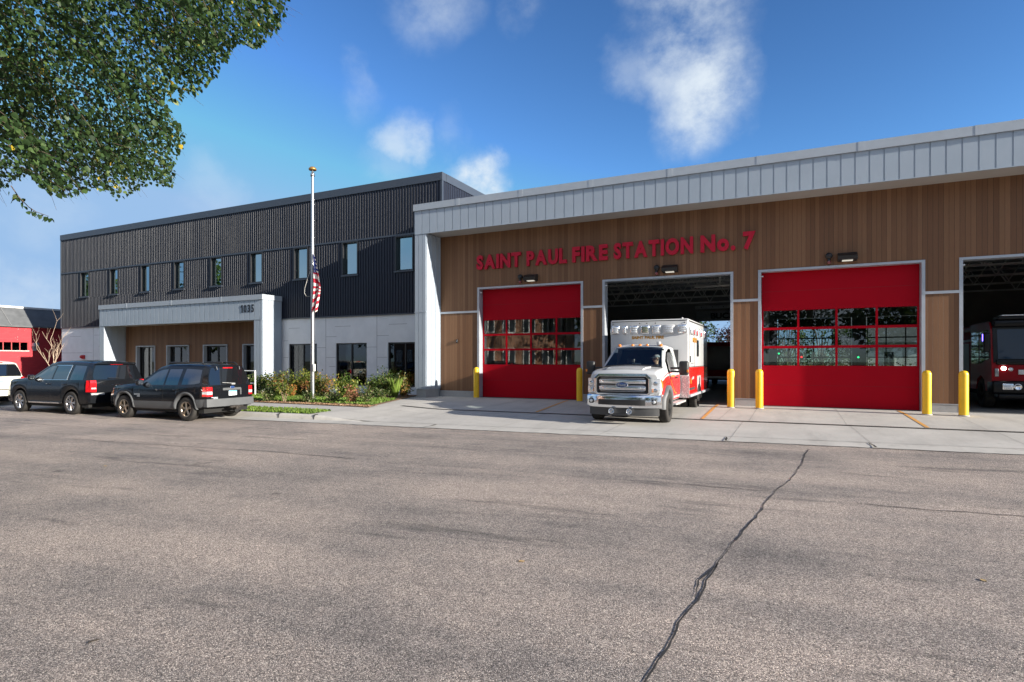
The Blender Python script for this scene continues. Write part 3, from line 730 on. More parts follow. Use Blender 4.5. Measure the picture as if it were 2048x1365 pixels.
    def top_patch(s, g, x0, x1, hw0, hw1, off, material=None, nx=8, ny=8, y0=None, thick=.015):
        P = []
        for i in range(nx + 1):
            x = x0 + (x1 - x0) * i / nx; hw = hw0 + (hw1 - hw0) * i / nx; row = []
            sec = s.section(x)[-6:]
            for j in range(ny + 1):
                y = -hw + 2 * hw * j / ny if y0 is None else y0 + (hw - y0) * j / ny
                a = abs(y); z = None
                for (ya, za), (yb, zb) in zip(sec, sec[1:]):
                    if yb <= a <= ya and ya > yb: z = za + (zb - za) * (ya - a) / (ya - yb)
                if z is None: z = sec[0][1] - (a - sec[0][0]) * .8 if a > sec[0][0] else sec[-1][1]
                row.append((s.deform(x, y, z) + off * .5, y, z + off))
            P.append(row)
        g.slab(P, (0, 0, -thick), material)
    def flare(s, g, xc, r0, r1, side, off, a0=0, a1=180, material=None):
        P = []
        for i in range(25):
            a = R(a0 + (a1 - a0) * i / 24); row = []
            for k, r_ in enumerate((r0, r0 + .01, (r0 + r1) / 2, r1 - .01, r1)):
                x = xc + r_ * math.cos(a); z = max(s.hub - .14, s.hub + r_ * math.sin(a)); y = s.sy(x, max(z, s.zlow(x) + .01)) + (off * (.4, 1, 1.1, .9, .1)[k])
                row.append((s.deform(x, y, z), side * y, z))
            P.append(row)
        g.slab(P, (0, -side * .05, 0), material)
def wheel(parent, x, y, side, rad, wd, rimr, rim_mat, spokes=5, style='alloy', steer=0):
    w_ = empty('wheel', (x, y, rad)); w_.parent = parent; w_.rotation_euler = (0, 0, steer)
    g = MB(); h = wd / 2; o = side
    prof = [(rimr, -h * .9), (rimr + .02, -h), (rad - .035, -h), (rad - .008, -h * .86), (rad, -h * .6), (rad, h * .6), (rad - .008, h * .86), (rad - .035, h), (rimr + .02, h), (rimr, h * .9)]
    g.lathe(prof, 'y', n=32)
    for k in (-.38, 0, .38): g.lathe([(rad + .001, h * k - .008), (rad + .0015, h * k), (rad + .001, h * k + .008)], 'y', n=32, material=None)
    g.obj('tyre', TYRE, w_, world=False)
    g = MB()
    g.lathe([(rimr + .004, o * h * .93), (rimr - .012, o * h * .96), (rimr - .03, o * h * .80), (rimr - .035, -o * h * .5)], 'y', n=32)
    fy = o * h * (.72 if style == 'alloy' else .25)
    if style == 'alloy':
        for k in range(spokes):
            for dd in (-.13, .13):
                a = 2 * math.pi * k / spokes + .3
                p0 = (math.cos(a + dd * 1.2) * .055, fy, math.sin(a + dd * 1.2) * .055); p1 = (math.cos(a + dd) * (rimr - .025), fy + o * .012, math.sin(a + dd) * (rimr - .025))
                g.tube([p0, p1], [.022, .019], 5, smooth=False)
        g.lathe([(.0, fy + o * .02), (.05, fy + o * .02), (.062, fy), (.062, fy - o * .06)], 'y', n=20)
        g.obj('rim', rim_mat, w_, world=False)
        g = MB(); g.lathe([(rimr - .02, fy - o * .07), (0, fy - o * .07)], 'y', n=24); g.obj('brake', UNDER, w_, world=False)
    else:
        g.lathe([(rimr - .03, o * h * .8), (rimr - .05, fy), (.11, fy - o * .01), (.105, fy + o * .10), (.06, fy + o * .14), (0, fy + o * .14)], 'y', n=28)
        for k in range(10):
            a = 2 * math.pi * k / 10; c_ = (math.cos(a) * .145, math.sin(a) * .145); g.tube([(c_[0], fy, c_[1]), (c_[0], fy + o * .045, c_[1])], .014, 6)
        for k in range(8):
            a = 2 * math.pi * k / 8 + .2; c_ = (math.cos(a) * (rimr - .075), math.sin(a) * (rimr - .075)); g.lathe([(.0, fy + o * .004), (.022, fy + o * .004)], 'y', (c_[0], 0, c_[1]), 10, UNDER)
        g.mats = g.mats or []; 
        ob = g.obj('rim', rim_mat, w_, world=False)
        if len(ob.data.materials) and ob.data.materials[0] == UNDER and False: pass
    return w_
def underbody(c, parent, zlo=.26, inset=.30):
    g = MB(); lo = zlo; W = c.W
    ax = sorted(c.axles); a = c.arch + .02
    cuts = [c.x0 + .26, ax[0] - a, ax[0] + a, ax[1] - a, ax[1] + a, max(ax[1] + a + .05, c.x1 - .5)]
    for i in range(0, 6, 2): g.box(cuts[i], cuts[i + 1], -W + .10, W - .10, lo, lo + .34)
    for xc in ax: g.box(xc - a, xc + a, -W + inset + .02, W - inset - .02, lo + .02, c.hub + c.arch + .08)
    for xc in ax: g.tube([(xc, -W + .2, c.hub), (xc, W - .2, c.hub)], .06, 8)
    g.tube([(c.x0 + .2, -.35, lo + .02), (c.x0 + .9, -.3, lo)], .09, 8)
    return g.obj('underbody', UNDER, parent, world=False)
def plate(parent, x, y, z, sgn=-1):
    pl = MB(); pl.bbox(x - .006, x + .006, y - .155, y + .155, z - .078, z + .078, .004); p = pl.obj('licence_plate', mat('plate_white', (.66, .70, .72), .4), parent, world=False)
    q = MB(); q.box(x + sgn * .0085, x + sgn * .0065, y - .15, y + .15, z + .035, z + .074); q.obj('plate_band', mat('plate_blue', (.08, .35, .55), .4), p, world=False)
    q = MB()
    for k, yy in enumerate((-.115, -.075, -.035, .035, .075, .115)): q.box(x + sgn * .009, x + sgn * .0065, y + yy - .012, y + yy + .012, z - .045, z + .02)
    q.obj('plate_characters', mat('plate_ink', (.04, .07, .18), .5), p, world=False)
    return p
def seat_row(parent, x, ys, z, name='seat'):
    for y in ys:
        g = MB(); g.bbox(x - .1, x + .12, y - .24, y + .24, z, z + .6, .06); g.bbox(x - .08, x + .04, y - .13, y + .13, z + .62, z + .82, .05); g.obj(name, BPLA, parent, world=False)

# ---------------- mid-size black SUV with grey cladding
def paint(name, col, rough=.18, metal=0., spec=.2, coat=.35): return mat(name, col, rough, metal, spec, coat, var=.04, vscale=1.)
BPAINT = paint('black_paint', (.006, .007, .009)); 
def suv(name, label, loc, rz, S):
    root = empty(name, loc, rz, label, 'car', 'cars parked along the kerb'); c = S['car']
    c.body(S['paint'], root); underbody(c, root, S.get('ulow', .26))
    for i, xc in enumerate(c.axles):
        for sd in (1, -1): wheel(root, xc, sd * (c.W - .135), sd, S['tr'], .24, S['rr'], S['rim'], S['spokes'])
    bt = c.belt
    # side glass: list of (x0,x1,slant) with bottom and top curves
    for sd in (1, -1):
        for (x0, x1, bot, topc, m_) in S['windows']:
            g = MB(); c.side_patch(g, bot, topc, x0, x1, .004, sd, 12, 5); g.obj('window', m_, root, world=False)
        g = MB()
        for xx in S['doorlines']:
            c.side_patch(g, [(0, c.zlow(xx) + .05)], [(0, c.lerp(bt, xx) - .01)], xx - .004, xx + .004, .0015, sd, 1, 8)
        g.obj('door_seam', UNDER, root, world=False)
        for xx, zz in S['handles']:
            y = c.sy(xx, zz); g = MB(); g.bbox(xx - .11, xx + .11, sd * (y - .01) if sd > 0 else -(y + .035), sd * (y + .035) if sd > 0 else -(y - .01), zz - .02, zz + .02, .014); g.obj('door_handle', S.get('handle_mat', S['paint']), root, world=False)
        mx, mz = S['mirror']; y = c.sy(mx, mz)
        g = MB(); ya, yb = sorted((sd * (y - .02), sd * (y + .05))); g.bbox(mx - .05, mx + .03, ya, yb, mz - .04, mz + .02, .015); ya, yb = sorted((sd * (y + .03), sd * (y + .24))); g.bbox(mx - .07, mx + .06, ya, yb, mz - .06, mz + .13, .045); mr = g.obj('mirror', S['paint'], root, world=False)
        g = MB(); g.box(mx - .076, mx - .068, *sorted((sd * (y + .06), sd * (y + .21))), mz - .03, mz + .10); g.obj('mirror_glass', CHROME, mr, world=False)
    g = MB(); c.top_patch(g, *S['windshield'], .004); g.obj('windshield', TINT, root, world=False)
    g = MB(); c.rear_patch(g, S['rear_glass'], .005); g.obj('rear_window', TINT, root, world=False)
    return root, c
ex = Car(x0=-2.43, x1=2.43, W=.93, roofw=.66, roof=1.74, hub=.375, arch=.445, axles=(1.40, -1.47), tuck=.06,
         top=[(-2.43, 1.72), (-2.2, 1.75), (-1.2, 1.775), (-.32, 1.765), (.0, 1.70), (.76, 1.19), (.92, 1.14), (2.1, 1.06), (2.33, .99), (2.43, .88)],
         plan=[(-2.43, .87), (-2.2, .91), (-1.5, .93), (1.4, .93), (2.1, .88), (2.43, .76)], belt=[(-2.43, 1.10), (1.0, 1.06), (2.43, .95)], sill=[(-2.43, .44), (-1.9, .36), (0, .33), (1.9, .34), (2.43, .40)],
         rake=[(.0, .0), (1.1, .03), (1.75, .26)], frake=[(0, 0), (.9, .05)], bow=.10, fbow=.18)
GREY = mat('grey_cladding', (.088, .092, .097), .55, 0, .3, var=.08, vscale=4)
RIMB = mat('bronze_alloy', (.42, .36, .29), .3, .9, var=.15, vscale=9)
wb = [(-2.4, 1.125), (1.2, 1.10)]
S1 = dict(car=ex, paint=BPAINT, tr=.375, rr=.235, rim=RIMB, spokes=5, doorlines=(.66, -.46, -1.16), handles=((-.28, .96), (-1.02, .97)), mirror=(.54, 1.15), windshield=(.04, .70, .58, .68),
          windows=[(-.43, .60, wb, [(-.43, 1.61), (-.15, 1.59), (.05, 1.52), (.60, 1.14)], TINT), (-1.08, -.51, wb, [(-1.08, 1.62), (-.5, 1.61)], TINT), (-2.10, -1.24, [(-2.10, 1.16), (-1.24, 1.13)], [(-2.10, 1.60), (-1.24, 1.63)], TINT)],
          rear_glass=[(1.13, -.76, .76), (1.25, -.76, .76), (1.45, -.70, .70), (1.62, -.62, .62), (1.66, -.58, .58)])
AX = R(183.3)
def carpos(rear, front, half, sd=1):
    """world origin of a car whose left-hand wheels stand at rear/front points"""
    d = Vector((front[0] - rear[0], front[1] - rear[1])).normalized(); n = Vector((d.y, -d.x)); m_ = (Vector(rear[:2]) + Vector(front[:2])) / 2
    return m_ + n * half, math.atan2(d.y, d.x)
m_, rz_ = carpos((-17.02, 11.96), (-19.88, 11.79), .80)
m_ += Vector((math.cos(rz_), math.sin(rz_))) * .035
suv1, c = suv('parked_suv', 'black SUV with matte grey wheel-arch cladding and grey bumper, bronze wheels, roof rails', (m_.x, m_.y, STZ), rz_, S1)
for sd in (1, -1):
    g = MB()
    for xc in c.axles: c.flare(g, xc, .44, .535, sd, .035)
    g.obj('wheel_arch_trim', GREY, suv1, world=False)
    g = MB(); c.side_patch(g, [(-.95, .36), (.95, .36)], [(-.95, .60), (.95, .59)], -.96, .88, .018, sd, 14, 4); g.obj('side_cladding', GREY, suv1, world=False)
    g = MB(); c.side_patch(g, [(-2.43, .47), (-1.95, .42)], [(-2.43, .70), (-1.95, .68)], -2.43, -1.98, .02, sd, 8, 4); g.obj('bumper_corner', GREY, suv1, world=False)
    g = MB(); g.tube([(-1.95, sd * .62, 1.755), (-1.80, sd * .63, 1.83), (-.6, sd * .635, 1.835), (-.36, sd * .63, 1.77)], .022, 6); g.bbox(-1.3, -.40, min(sd * .60, sd * .66), max(sd * .60, sd * .66), 1.79, 1.85, .02); g.obj('roof_rail', BPLA, suv1, world=False)
    tl = MB(); c.rear_patch(tl, [(z, *sorted((sd * .70, sd * .872))) for z in (.78, .84)], .012, LAMP, 4); c.rear_patch(tl, [(z, *sorted((sd * .70, sd * .872))) for z in (.84, .85, .93)], .012, CLEAR, 4); c.rear_patch(tl, [(z, *sorted((sd * .70, sd * .872))) for z in (.93, 1.0, 1.07)], .012, LAMP, 4)
    for a, b, mm in ((.78, .85, LAMP), (.85, .93, CLEAR), (.93, 1.07, LAMP)): c.side_patch(tl, [(0, a)], [(0, b)], -2.43, -2.27, .006, sd, 4, 2, mm)
    tl.obj('tail_light', None, suv1, world=False)
    g = MB(); c.side_patch(g, [(2.0, .78), (2.43, .72)], [(2.0, .92), (2.43, .84)], 2.12, 2.40, .008, sd, 5, 3); g.obj('side_marker', AMBER, suv1, world=False)
    for k, (zz, ln) in enumerate(((.80, .26), (.74, .12))):
        g = MB(); c.side_patch(g, [(0, zz - .014)], [(0, zz + .014)], .62, .62 + ln, .004, sd, 4, 1); g.obj('badge', STEEL, suv1, world=False)
g = MB(); c.rear_patch(g, [(z, -.90, .90) for z in (.46, .50, .58, .66, .70)], .05, ny=16, thick=.14); g.obj('bumper', GREY, suv1, world=False)
g = MB(); c.rear_patch(g, [(.955, -.34, .34), (.99, -.35, .35), (1.03, -.34, .34)], .018, GREY); c.rear_patch(g, [(.80, -.36, -.31), (1.0, -.36, -.31)], .018, GREY, 2); hh = g.obj('tailgate_handle', None, suv1, world=False)
g = MB(); g.lathe([(0, -.014), (.07, -.012), (.08, 0)], 'x', n=20); bd = g.obj('badge', mat('badge_blue', (.02, .05, .16), .2, coat=1.), suv1, world=False); bd.location = (c.deform(c.x0, 0, 1.05) - .022, 0, 1.045); bd.scale = (1, 1.15, .55)
plate(suv1, c.deform(c.x0, 0, .87) - .012, -.02, .86)
g = MB(); c.rear_patch(g, [(1.645, -.19, .19), (1.675, -.18, .18)], .016); g.obj('brake_light', LAMP, suv1, world=False)
g = MB(); g.tube([(c.deform(c.x0, 0, 1.17) - .02, -.05, 1.17), (c.deform(c.x0, 0, 1.2) - .03, .36, 1.20)], .012, 6); g.bbox(c.deform(c.x0, 0, 1.15) - .04, c.deform(c.x0, 0, 1.15), -.12, .02, 1.12, 1.18, .015); g.obj('wiper', mat('wiper_grey', (.25, .25, .25), .5), suv1, world=False)
for yy in (.44, -.44):
    g = MB(); xx = c.deform(c.x0, 0, 1.62); g.tube([(xx - .01, yy, 1.70), (xx - .045, yy * .97, 1.60)], .018, 6); g.obj('hinge', GREY, suv1, world=False)
g = MB(); g.bbox(-2.62, -2.40, -.14, .14, .40, .47, .012); g.bbox(-2.66, -2.5, -.05, .05, .36, .44, .012); g.tube([(-2.6, -.25, .43), (-2.6, .25, .43)], .03, 8); g.obj('tow_hitch', IRON, suv1, world=False)
g = MB(); c.rear_patch(g, [(.735, .52, .73), (.757, .52, .73)], .006); c.rear_patch(g, [(.705, .56, .70), (.722, .56, .70)], .054); g.obj('model_badge', STEEL, suv1, world=False)

# ---------------- full-size black SUV
tz = Car(x0=-2.59, x1=2.59, W=1.02, roofw=.75, roof=1.82, hub=.40, arch=.475, axles=(1.475, -1.47), tuck=.06,
         top=[(-2.59, 1.80), (-2.3, 1.84), (-1.2, 1.87), (-.30, 1.86), (.05, 1.80), (.85, 1.30), (1.02, 1.26), (2.2, 1.20), (2.45, 1.14), (2.59, 1.0)],
         plan=[(-2.59, .95), (-2.35, 1.0), (-1.5, 1.02), (1.6, 1.02), (2.2, .98), (2.59, .86)], belt=[(-2.59, 1.20), (1.2, 1.17), (2.59, 1.08)], sill=[(-2.59, .42), (-1.9, .36), (0, .34), (1.9, .36), (2.59, .36)],
         rake=[(0, 0), (1.15, .03), (1.8, .24)], frake=[(0, 0), (1., .04)], bow=.11, fbow=.2)
RIMC = mat('polished_alloy', (.62, .60, .58), .22, 1., var=.15, vscale=9)
wb = [(-2.5, 1.215), (1.3, 1.19)]
S2 = dict(car=tz, paint=BPAINT, tr=.40, rr=.262, rim=RIMC, spokes=7, doorlines=(.72, -.42, -1.32), handles=((-.24, 1.06), (-1.16, 1.06)), mirror=(.60, 1.25), windshield=(.10, .78, .66, .78),
          windows=[(-.38, .70, wb, [(-.38, 1.71), (-.10, 1.69), (.10, 1.61), (.70, 1.23)], TINT), (-1.22, -.46, wb, [(-1.22, 1.72), (-.46, 1.71)], TINT), (-2.18, -1.40, wb, [(-2.18, 1.69), (-1.40, 1.72)], TINT)],
          rear_glass=[(1.23, -.84, .84), (1.35, -.84, .84), (1.55, -.78, .78), (1.70, -.70, .70), (1.74, -.66, .66)])
m_, rz_ = carpos((-22.77, 11.66), (-25.65, 11.48), .89)
suv2, c = suv('parked_suv', 'large glossy black SUV with chrome window trim between the white SUV and the grey-clad one', (m_.x, m_.y, STZ), rz_, S2)
for sd in (1, -1):
    g = MB()
    c.side_patch(g, [(-.98, 1.205), (1.06, 1.185)], [(-.98, 1.217), (1.06, 1.197)], -1.23, .68, .008, sd, 12, 1); c.side_patch(g, [(0, 1.715)], [(0, 1.73)], -1.23, -.36, .008, sd, 8, 1)
    c.side_patch(g, [(0, 1.21)], [(0, 1.72)], -1.245, -1.225, .008, sd, 1, 5); g.obj('window_trim', CHROME, suv2, world=False)
    g = MB()
    for a, b in ((.80, .92), (.92, 1.04), (1.04, 1.20)):
        c.rear_patch(g, [(z, *sorted((sd * .78, sd * .955))) for z in (a, (a + b) / 2, b)], .014, None, 4); c.side_patch(g, [(0, a)], [(0, b)], -2.59, -2.40, .008, sd, 4, 2)
    tl = g.obj('tail_light', LAMP, suv2, world=False)
    g = MB(); c.rear_patch(g, [(z, *sorted((sd * .79, sd * .93))) for z in (.90, .95)], .018, None, 3); g.obj('reverse_lens', CLEAR, tl, world=False)
    g = MB(); c.side_patch(g, [(0, .37)], [(0, .41)], -.88, .88, .05, sd, 10, 2, None, .10); g.obj('running_board', CHROME, suv2, world=False)
    g = MB(); c.rear_patch(g, [(z, *sorted((sd * .55, sd * .95))) for z in (.70, .74, .765)], .05, None, 5, thick=.08); g.obj('bumper_step', mat('bumper_grey', (.30, .31, .32), .35), suv2, world=False)
    g = MB(); c.side_patch(g, [(2.1, 1.0), (2.59, .88)], [(2.1, 1.10), (2.59, 1.0)], 2.25, 2.55, .008, sd, 5, 3); g.obj('headlight', CLEAR, suv2, world=False)
g = MB(); c.rear_patch(g, [(z, -.98, .98) for z in (.42, .50, .62, .70, .74)], .045, ny=16, thick=.14); g.obj('bumper', BPAINT, suv2, world=False)
g = MB(); c.rear_patch(g, [(1.745, -.22, .22), (1.78, -.21, .21)], .03, thick=.06); g.obj('brake_light', LAMP, suv2, world=False)
g = MB(); c.rear_patch(g, [(1.765, -.72, .72), (1.80, -.70, .70), (1.83, -.66, .66)], .08, thick=.2); g.obj('spoiler', BPAINT, suv2, world=False)
g = MB(); c.rear_patch(g, [(1.02, -.30, .30), (1.045, -.30, .30)], .012); g.obj('tailgate_bar', CHROME, suv2, world=False)
plate(suv2, c.deform(c.x0, 0, .93) - .012, 0, .93)
g = MB(); g.tube([(c.deform(c.x0, 0, 1.25) - .02, 0, 1.26), (c.deform(c.x0, 0, 1.28) - .03, .4, 1.28)], .012, 6); g.obj('wiper', BPLA, suv2, world=False)

# ---------------- white SUV, only its tail in the picture
WPAINT = paint('cream_paint', (.52, .50, .43), .25)
wh = Car(**{**tz.__dict__, 'W': 1.0, 'plan': [(-2.59, .93), (-2.35, .98), (-1.5, 1.0), (1.6, 1.0), (2.2, .96), (2.59, .86)]})
S3 = dict(S2); S3.update(car=wh, paint=WPAINT, handle_mat=WPAINT)
suv3, c = suv('parked_suv', 'cream white SUV at the left edge, seen from behind', (-32.05, 12.22, STZ), AX, S3)
for sd in (1, -1):
    g = MB()
    for a, b in ((.92, 1.06), (1.06, 1.20)):
        c.rear_patch(g, [(z, *sorted((sd * .80, sd * .935))) for z in (a, (a + b) / 2, b)], .014, None, 4); c.side_patch(g, [(0, a)], [(0, b)], -2.59, -2.45, .008, sd, 4, 2)
    g.obj('tail_light', LAMP, suv3, world=False)
g = MB(); c.rear_patch(g, [(z, -.96, .96) for z in (.42, .50, .60, .66)], .05, ny=16, thick=.14); g.obj('bumper', WPAINT, suv3, world=False)
g = MB(); c.rear_patch(g, [(z, -.93, .93) for z in (.665, .70)], .012, ny=12); g.obj('tailgate_gap', BPLA, suv3, world=False)
g = MB(); c.rear_patch(g, [(1.78, -.22, .22), (1.82, -.21, .21)], .03, thick=.06); g.obj('brake_light', LAMP, suv3, world=False)
plate(suv3, c.deform(c.x0, 0, .95) - .012, .0, .98)
g = MB(); g.bbox(-2.68, -2.62, -.55, -.30, .50, .60, .02); g.obj('reflector', BPLA, suv3, world=False)
g = MB(); g.tube([(c.deform(c.x0, 0, 1.25) - .02, 0, 1.24), (c.deform(c.x0, 0, 1.28) - .03, -.45, 1.25)], .014, 6); g.obj('wiper', BPLA, suv3, world=False)
# ---------------- ambulance: heavy pick-up cab and a tall box body
AWHITE = paint('ambulance_white', (.47, .475, .48), .24); ARED = paint('ambulance_red', (.55, .012, .010), .22)
DGREY = mat('dark_grey_plastic', (.035, .036, .038), .5)
def diamond():
    m, nt, out = _nt('diamond_plate'); co = coords(nt, 'obj'); v = nt.nodes.new('ShaderNodeTexVoronoi'); v.inputs['Scale'].default_value = 24; lk(nt, co, v.inputs['Vector'])
    f = ramp(nt, v.outputs['Distance'], [(.2, (.82, .82, .80)), (.42, (.42, .42, .42))]); prin(nt, out, f, .4, .25, bump=(v.outputs['Distance'], .7, .01)); return m
DIAM = diamond()
GOLD = mat('gold_leaf', (.42, .20, .03), .4, .2)
AMX, AMY = -4.36, 17.25
amb = empty('ambulance', (AMX, AMY, gz(AMX, AMY) - .005), R(-90), 'red and white ambulance pulling out of the open bay, chrome grille forward', 'ambulance'); amb.scale = (1.055, 1.055, 1.055)
ac = Car(x0=-2.12, x1=.93, W=1.015, roofw=.80, roof=2.10, hub=.40, arch=.50, axles=(0.,), tuck=.05,
         top=[(-2.12, 2.14), (-1.2, 2.18), (-1.0, 2.12), (-.16, 1.52), (-.05, 1.50), (.5, 1.475), (.80, 1.43), (.89, 1.39), (.93, 1.32)],
         plan=[(-2.12, 1.0), (-.6, 1.0), (.4, 1.015), (.8, 1.01), (.93, .985)], belt=[(-2.12, 1.38), (-.3, 1.33), (.93, 1.16)], sill=[(-2.12, .55), (-.6, .55), (.6, .72), (.93, .72)],
         rake=[(0, 0)], frake=[(0, 0), (.9, .0), (1.5, .03)], bow=0., fbow=.06)
ab = ac.body(AWHITE, amb)
def cut(o, fn):
    bm = bmesh.new(); bm.from_mesh(o.data); bm.faces.ensure_lookup_table()
    bmesh.ops.delete(bm, geom=[f for f in bm.faces if fn(f.calc_center_median(), f.normal)], context='FACES'); bm.to_mesh(o.data); bm.free()
cut(ab, lambda c_, n: (-.93 < c_.x < -.20 and n.z > .4 and n.x > .25 and abs(c_.y) < .72) or (-1.55 < c_.x < -.45 and abs(n.y) > .6 and c_.z > 1.40 and c_.z < 2.0 and c_.z < 1.5 + (-.25 - c_.x) * .9) or (c_.z < .9 and abs(c_.y) < .6 and c_.x > -1.9 and abs(n.z) > .8))
CG = glass('cab_glass', (.82, .88, .88), .0)
g = MB(); ac.top_patch(g, -.98, -.17, .70, .80, .006, None, 8, 10, thick=.008); g.obj('windshield', CG, amb, world=False)
g = MB(); ac.top_patch(g, -.20, -.12, .82, .86, .012, None, 2, 8, thick=.01); g.obj('cowl', BPLA, amb, world=False)
for yy in (-.45, .28):
    g = MB(); g.tube([(-.16, yy, 1.53), (-.22, yy + .2, 1.565), (-.30, yy + .5, 1.625)], .010, 5); g.obj('wiper', BPLA, amb, world=False)
hood = MB(); ac.top_patch(hood, -.02, .78, .56, .50, .028, None, 6, 8, thick=.03); hb = hood.obj('hood', AWHITE, amb, world=False); set_smooth_angle(hb, 50)
g = MB(); g.bbox(.05, .42, .24, .255, 1.49, 1.497, .003); v_ = g.obj('hood_vent', BPLA, hb, world=False); 
for k in range(len(v_.data.vertices)):
    q = v_.data.vertices[k].co; q.z = 1.532 - (q.x) * .055 + (.012 if q.z > 1.493 else 0); q.y += (q.x - .05) * .1
redtop = lambda x: max(ac.zlow(x) + .02, 1.36 + (-.35 - x) * .02 if x < -.35 else 1.36 - (x + .35) * .155)
for sd in (1, -1):
    g = MB(); ac.side_patch(g, lambda x: ac.zlow(x) + .012, redtop, -2.11, .80, .004, sd, 48, 6); g.obj('red_panel', ARED, amb, world=False)
    g = MB(); ac.side_patch(g, [(0, 1.395)], [(-1.6, 1.96), (-.95, 1.955), (-.42, 1.52)], -1.62, -.42, .005, sd, 12, 5, None, .008); g.obj('door_window', CG, amb, world=False)
    g = MB()
    for xx in (-.42, -1.72): ac.side_patch(g, [(0, ac.zlow(xx) + .05)], [(0, 1.35)], xx - .005, xx + .005, .007, sd, 1, 8)
    g.obj('door_seam', UNDER, amb, world=False)
    yy = ac.sy(-1.5, 1.2); g = MB(); g.bbox(-1.6, -1.38, *sorted((sd * (yy), sd * (yy + .04))), 1.18, 1.23, .015); g.obj('door_handle', BPLA, amb, world=False)
    g = MB(); ac.flare(g, 0, .50, .64, sd, .10, 0, 180); g.obj('fender_flare', mat('flare_grey', (.10, .103, .108), .5), amb, world=False)
    # headlight block
    g = MB(); ac.rear_patch(g, [(z, *sorted((sd * .795, sd * .985))) for z in (.84, .95, 1.10, 1.235)], .015, None, 5, True); ac.side_patch(g, [(0, .90)], [(0, 1.20)], .74, .925, .012, sd, 4, 4); hl = g.obj('headlight', CLEAR, amb, world=False)
    g = MB(); ac.side_patch(g, [(0, .98)], [(0, 1.19)], .70, .80, .018, sd, 3, 3); ac.rear_patch(g, [(z, *sorted((sd * .80, sd * .90))) for z in (.87, .96)], .022, None, 3, True); g.obj('turn_signal', AMBER, hl, world=False)
    g = MB()
    for zz in (.915, 1.10): g.lathe([(.0, .955), (.05, .957), (.062, .95)], 'x', (0, sd * .88, zz), 16)
    g.obj('lamp', CHROME, hl, world=False)
    wheel(amb, 0, sd * .955, sd, .42, .26, .26, mat('grey_steel_wheel', (.30, .30, .31), .35, .7, var=.2), 5, 'truck')
    # mirror
    g = MB(); g.tube([(-.50, sd * 1.0, 1.50), (-.52, sd * 1.26, 1.50)], .03, 8); g.tube([(-.50, sd * 1.0, 1.40), (-.52, sd * 1.26, 1.40)], .025, 8); g.bbox(-.62, -.46, *sorted((sd * 1.24, sd * 1.50)), 1.30, 1.70, .05); mr = g.obj('mirror', BPLA, amb, world=False)
    g = MB(); g.bbox(-.47, -.452, *sorted((sd * 1.46, sd * 1.51)), 1.38, 1.46, .006); g.obj('mirror_signal', AMBER, mr, world=False)
    g = MB(); g.box(-.628, -.618, *sorted((sd * 1.27, sd * 1.47)), 1.34, 1.66); g.obj('mirror_glass', CHROME, mr, world=False)
    # step
    g = MB(); g.bbox(-2.2, -.62, *sorted((sd * .80, sd * 1.16)), .44, .50, .01); g.obj('step', DIAM, amb, world=False)
    g = MB(); ac.side_patch(g, [(0, 1.21)], [(0, 1.27)], .36, .52, .012, sd, 3, 2); g.obj('warning_light', CLEAR, amb, world=False)
# grille
g = MB(); xf = .955
ac.rear_patch(g, [(z, -.70, .70) for z in (.82, 1.0, 1.2, 1.28)], .005, None, 8, True); gr = g.obj('grille', BPLA, amb, world=False)
g = MB(); fr = [(.72, .80), (.72, 1.19), (.60, 1.31), (-.60, 1.31), (-.72, 1.19), (-.72, .86), (-.64, .80), (.64, .80), (.72, .86), (.72, 1.19)]
outer = [(.72, .785), (.79, .86), (.79, 1.25), (.66, 1.365), (-.66, 1.365), (-.79, 1.25), (-.79, .86), (-.72, .785)]
inner = [(.67, .835), (.705, .87), (.705, 1.22), (.63, 1.285), (-.63, 1.285), (-.705, 1.22), (-.705, .87), (-.67, .835)]
n = 8; vs_ = [(xf + .035, a, b) for a, b in outer] + [(xf + .045, a, b) for a, b in inner] + [(xf - .05, a, b) for a, b in outer] + [(xf - .03, a, b) for a, b in inner]
fs_ = []
for i in range(n):
    j = (i + 1) % n; fs_ += [(i, j, n + j, n + i), (i, 2 * n + i, 2 * n + j, j), (n + i, n + j, 3 * n + j, 3 * n + i)]
g.add(vs_, fs_); gf = g.obj('grille_frame', CHROME, gr, world=False); bv = gf.modifiers.new('b', 'BEVEL'); bv.width = .012; bv.segments = 2
g = MB()
for z0 in (.915, 1.09):
    g.bbox(xf - .01, xf + .04, -.64, .64, z0, z0 + .115, .02)
    for yy in (-.53, .53):
        for k in (-.05, .05): g.lathe([(0, xf + .055), (.022, xf + .052), (.028, xf + .03)], 'x', (0, yy + k, z0 + .055), 10)
for zz in (.88, 1.04, 1.23): g.bbox(xf - .01, xf + .02, -.60, .60, zz, zz + .012, .004)
g.obj('grille_bar', CHROME, gr, world=False)
g = MB(); g.lathe([(0, .075), (.155, .07), (.165, .05)], 'x', (xf, 0, 0), 28); eb = g.obj('badge', mat('badge_blue', (.02, .05, .16), .2, coat=1.), amb, world=False); eb.location = (0, 0, 1.06); eb.scale = (1, 1, .46)
g = MB(); g.lathe([(.155, .072), (.165, .078), (.172, .06), (.172, .04)], 'x', (xf, 0, 0), 28); rg = g.obj('badge_rim', CHROME, eb, world=False)
tm = text_mesh('badge_lettering', 'Ford', .16, .004, CHROME, eb, (xf + .077, 0, -.075), (R(90), 0, R(90)), width=.20, align='CENTER', height=.15)
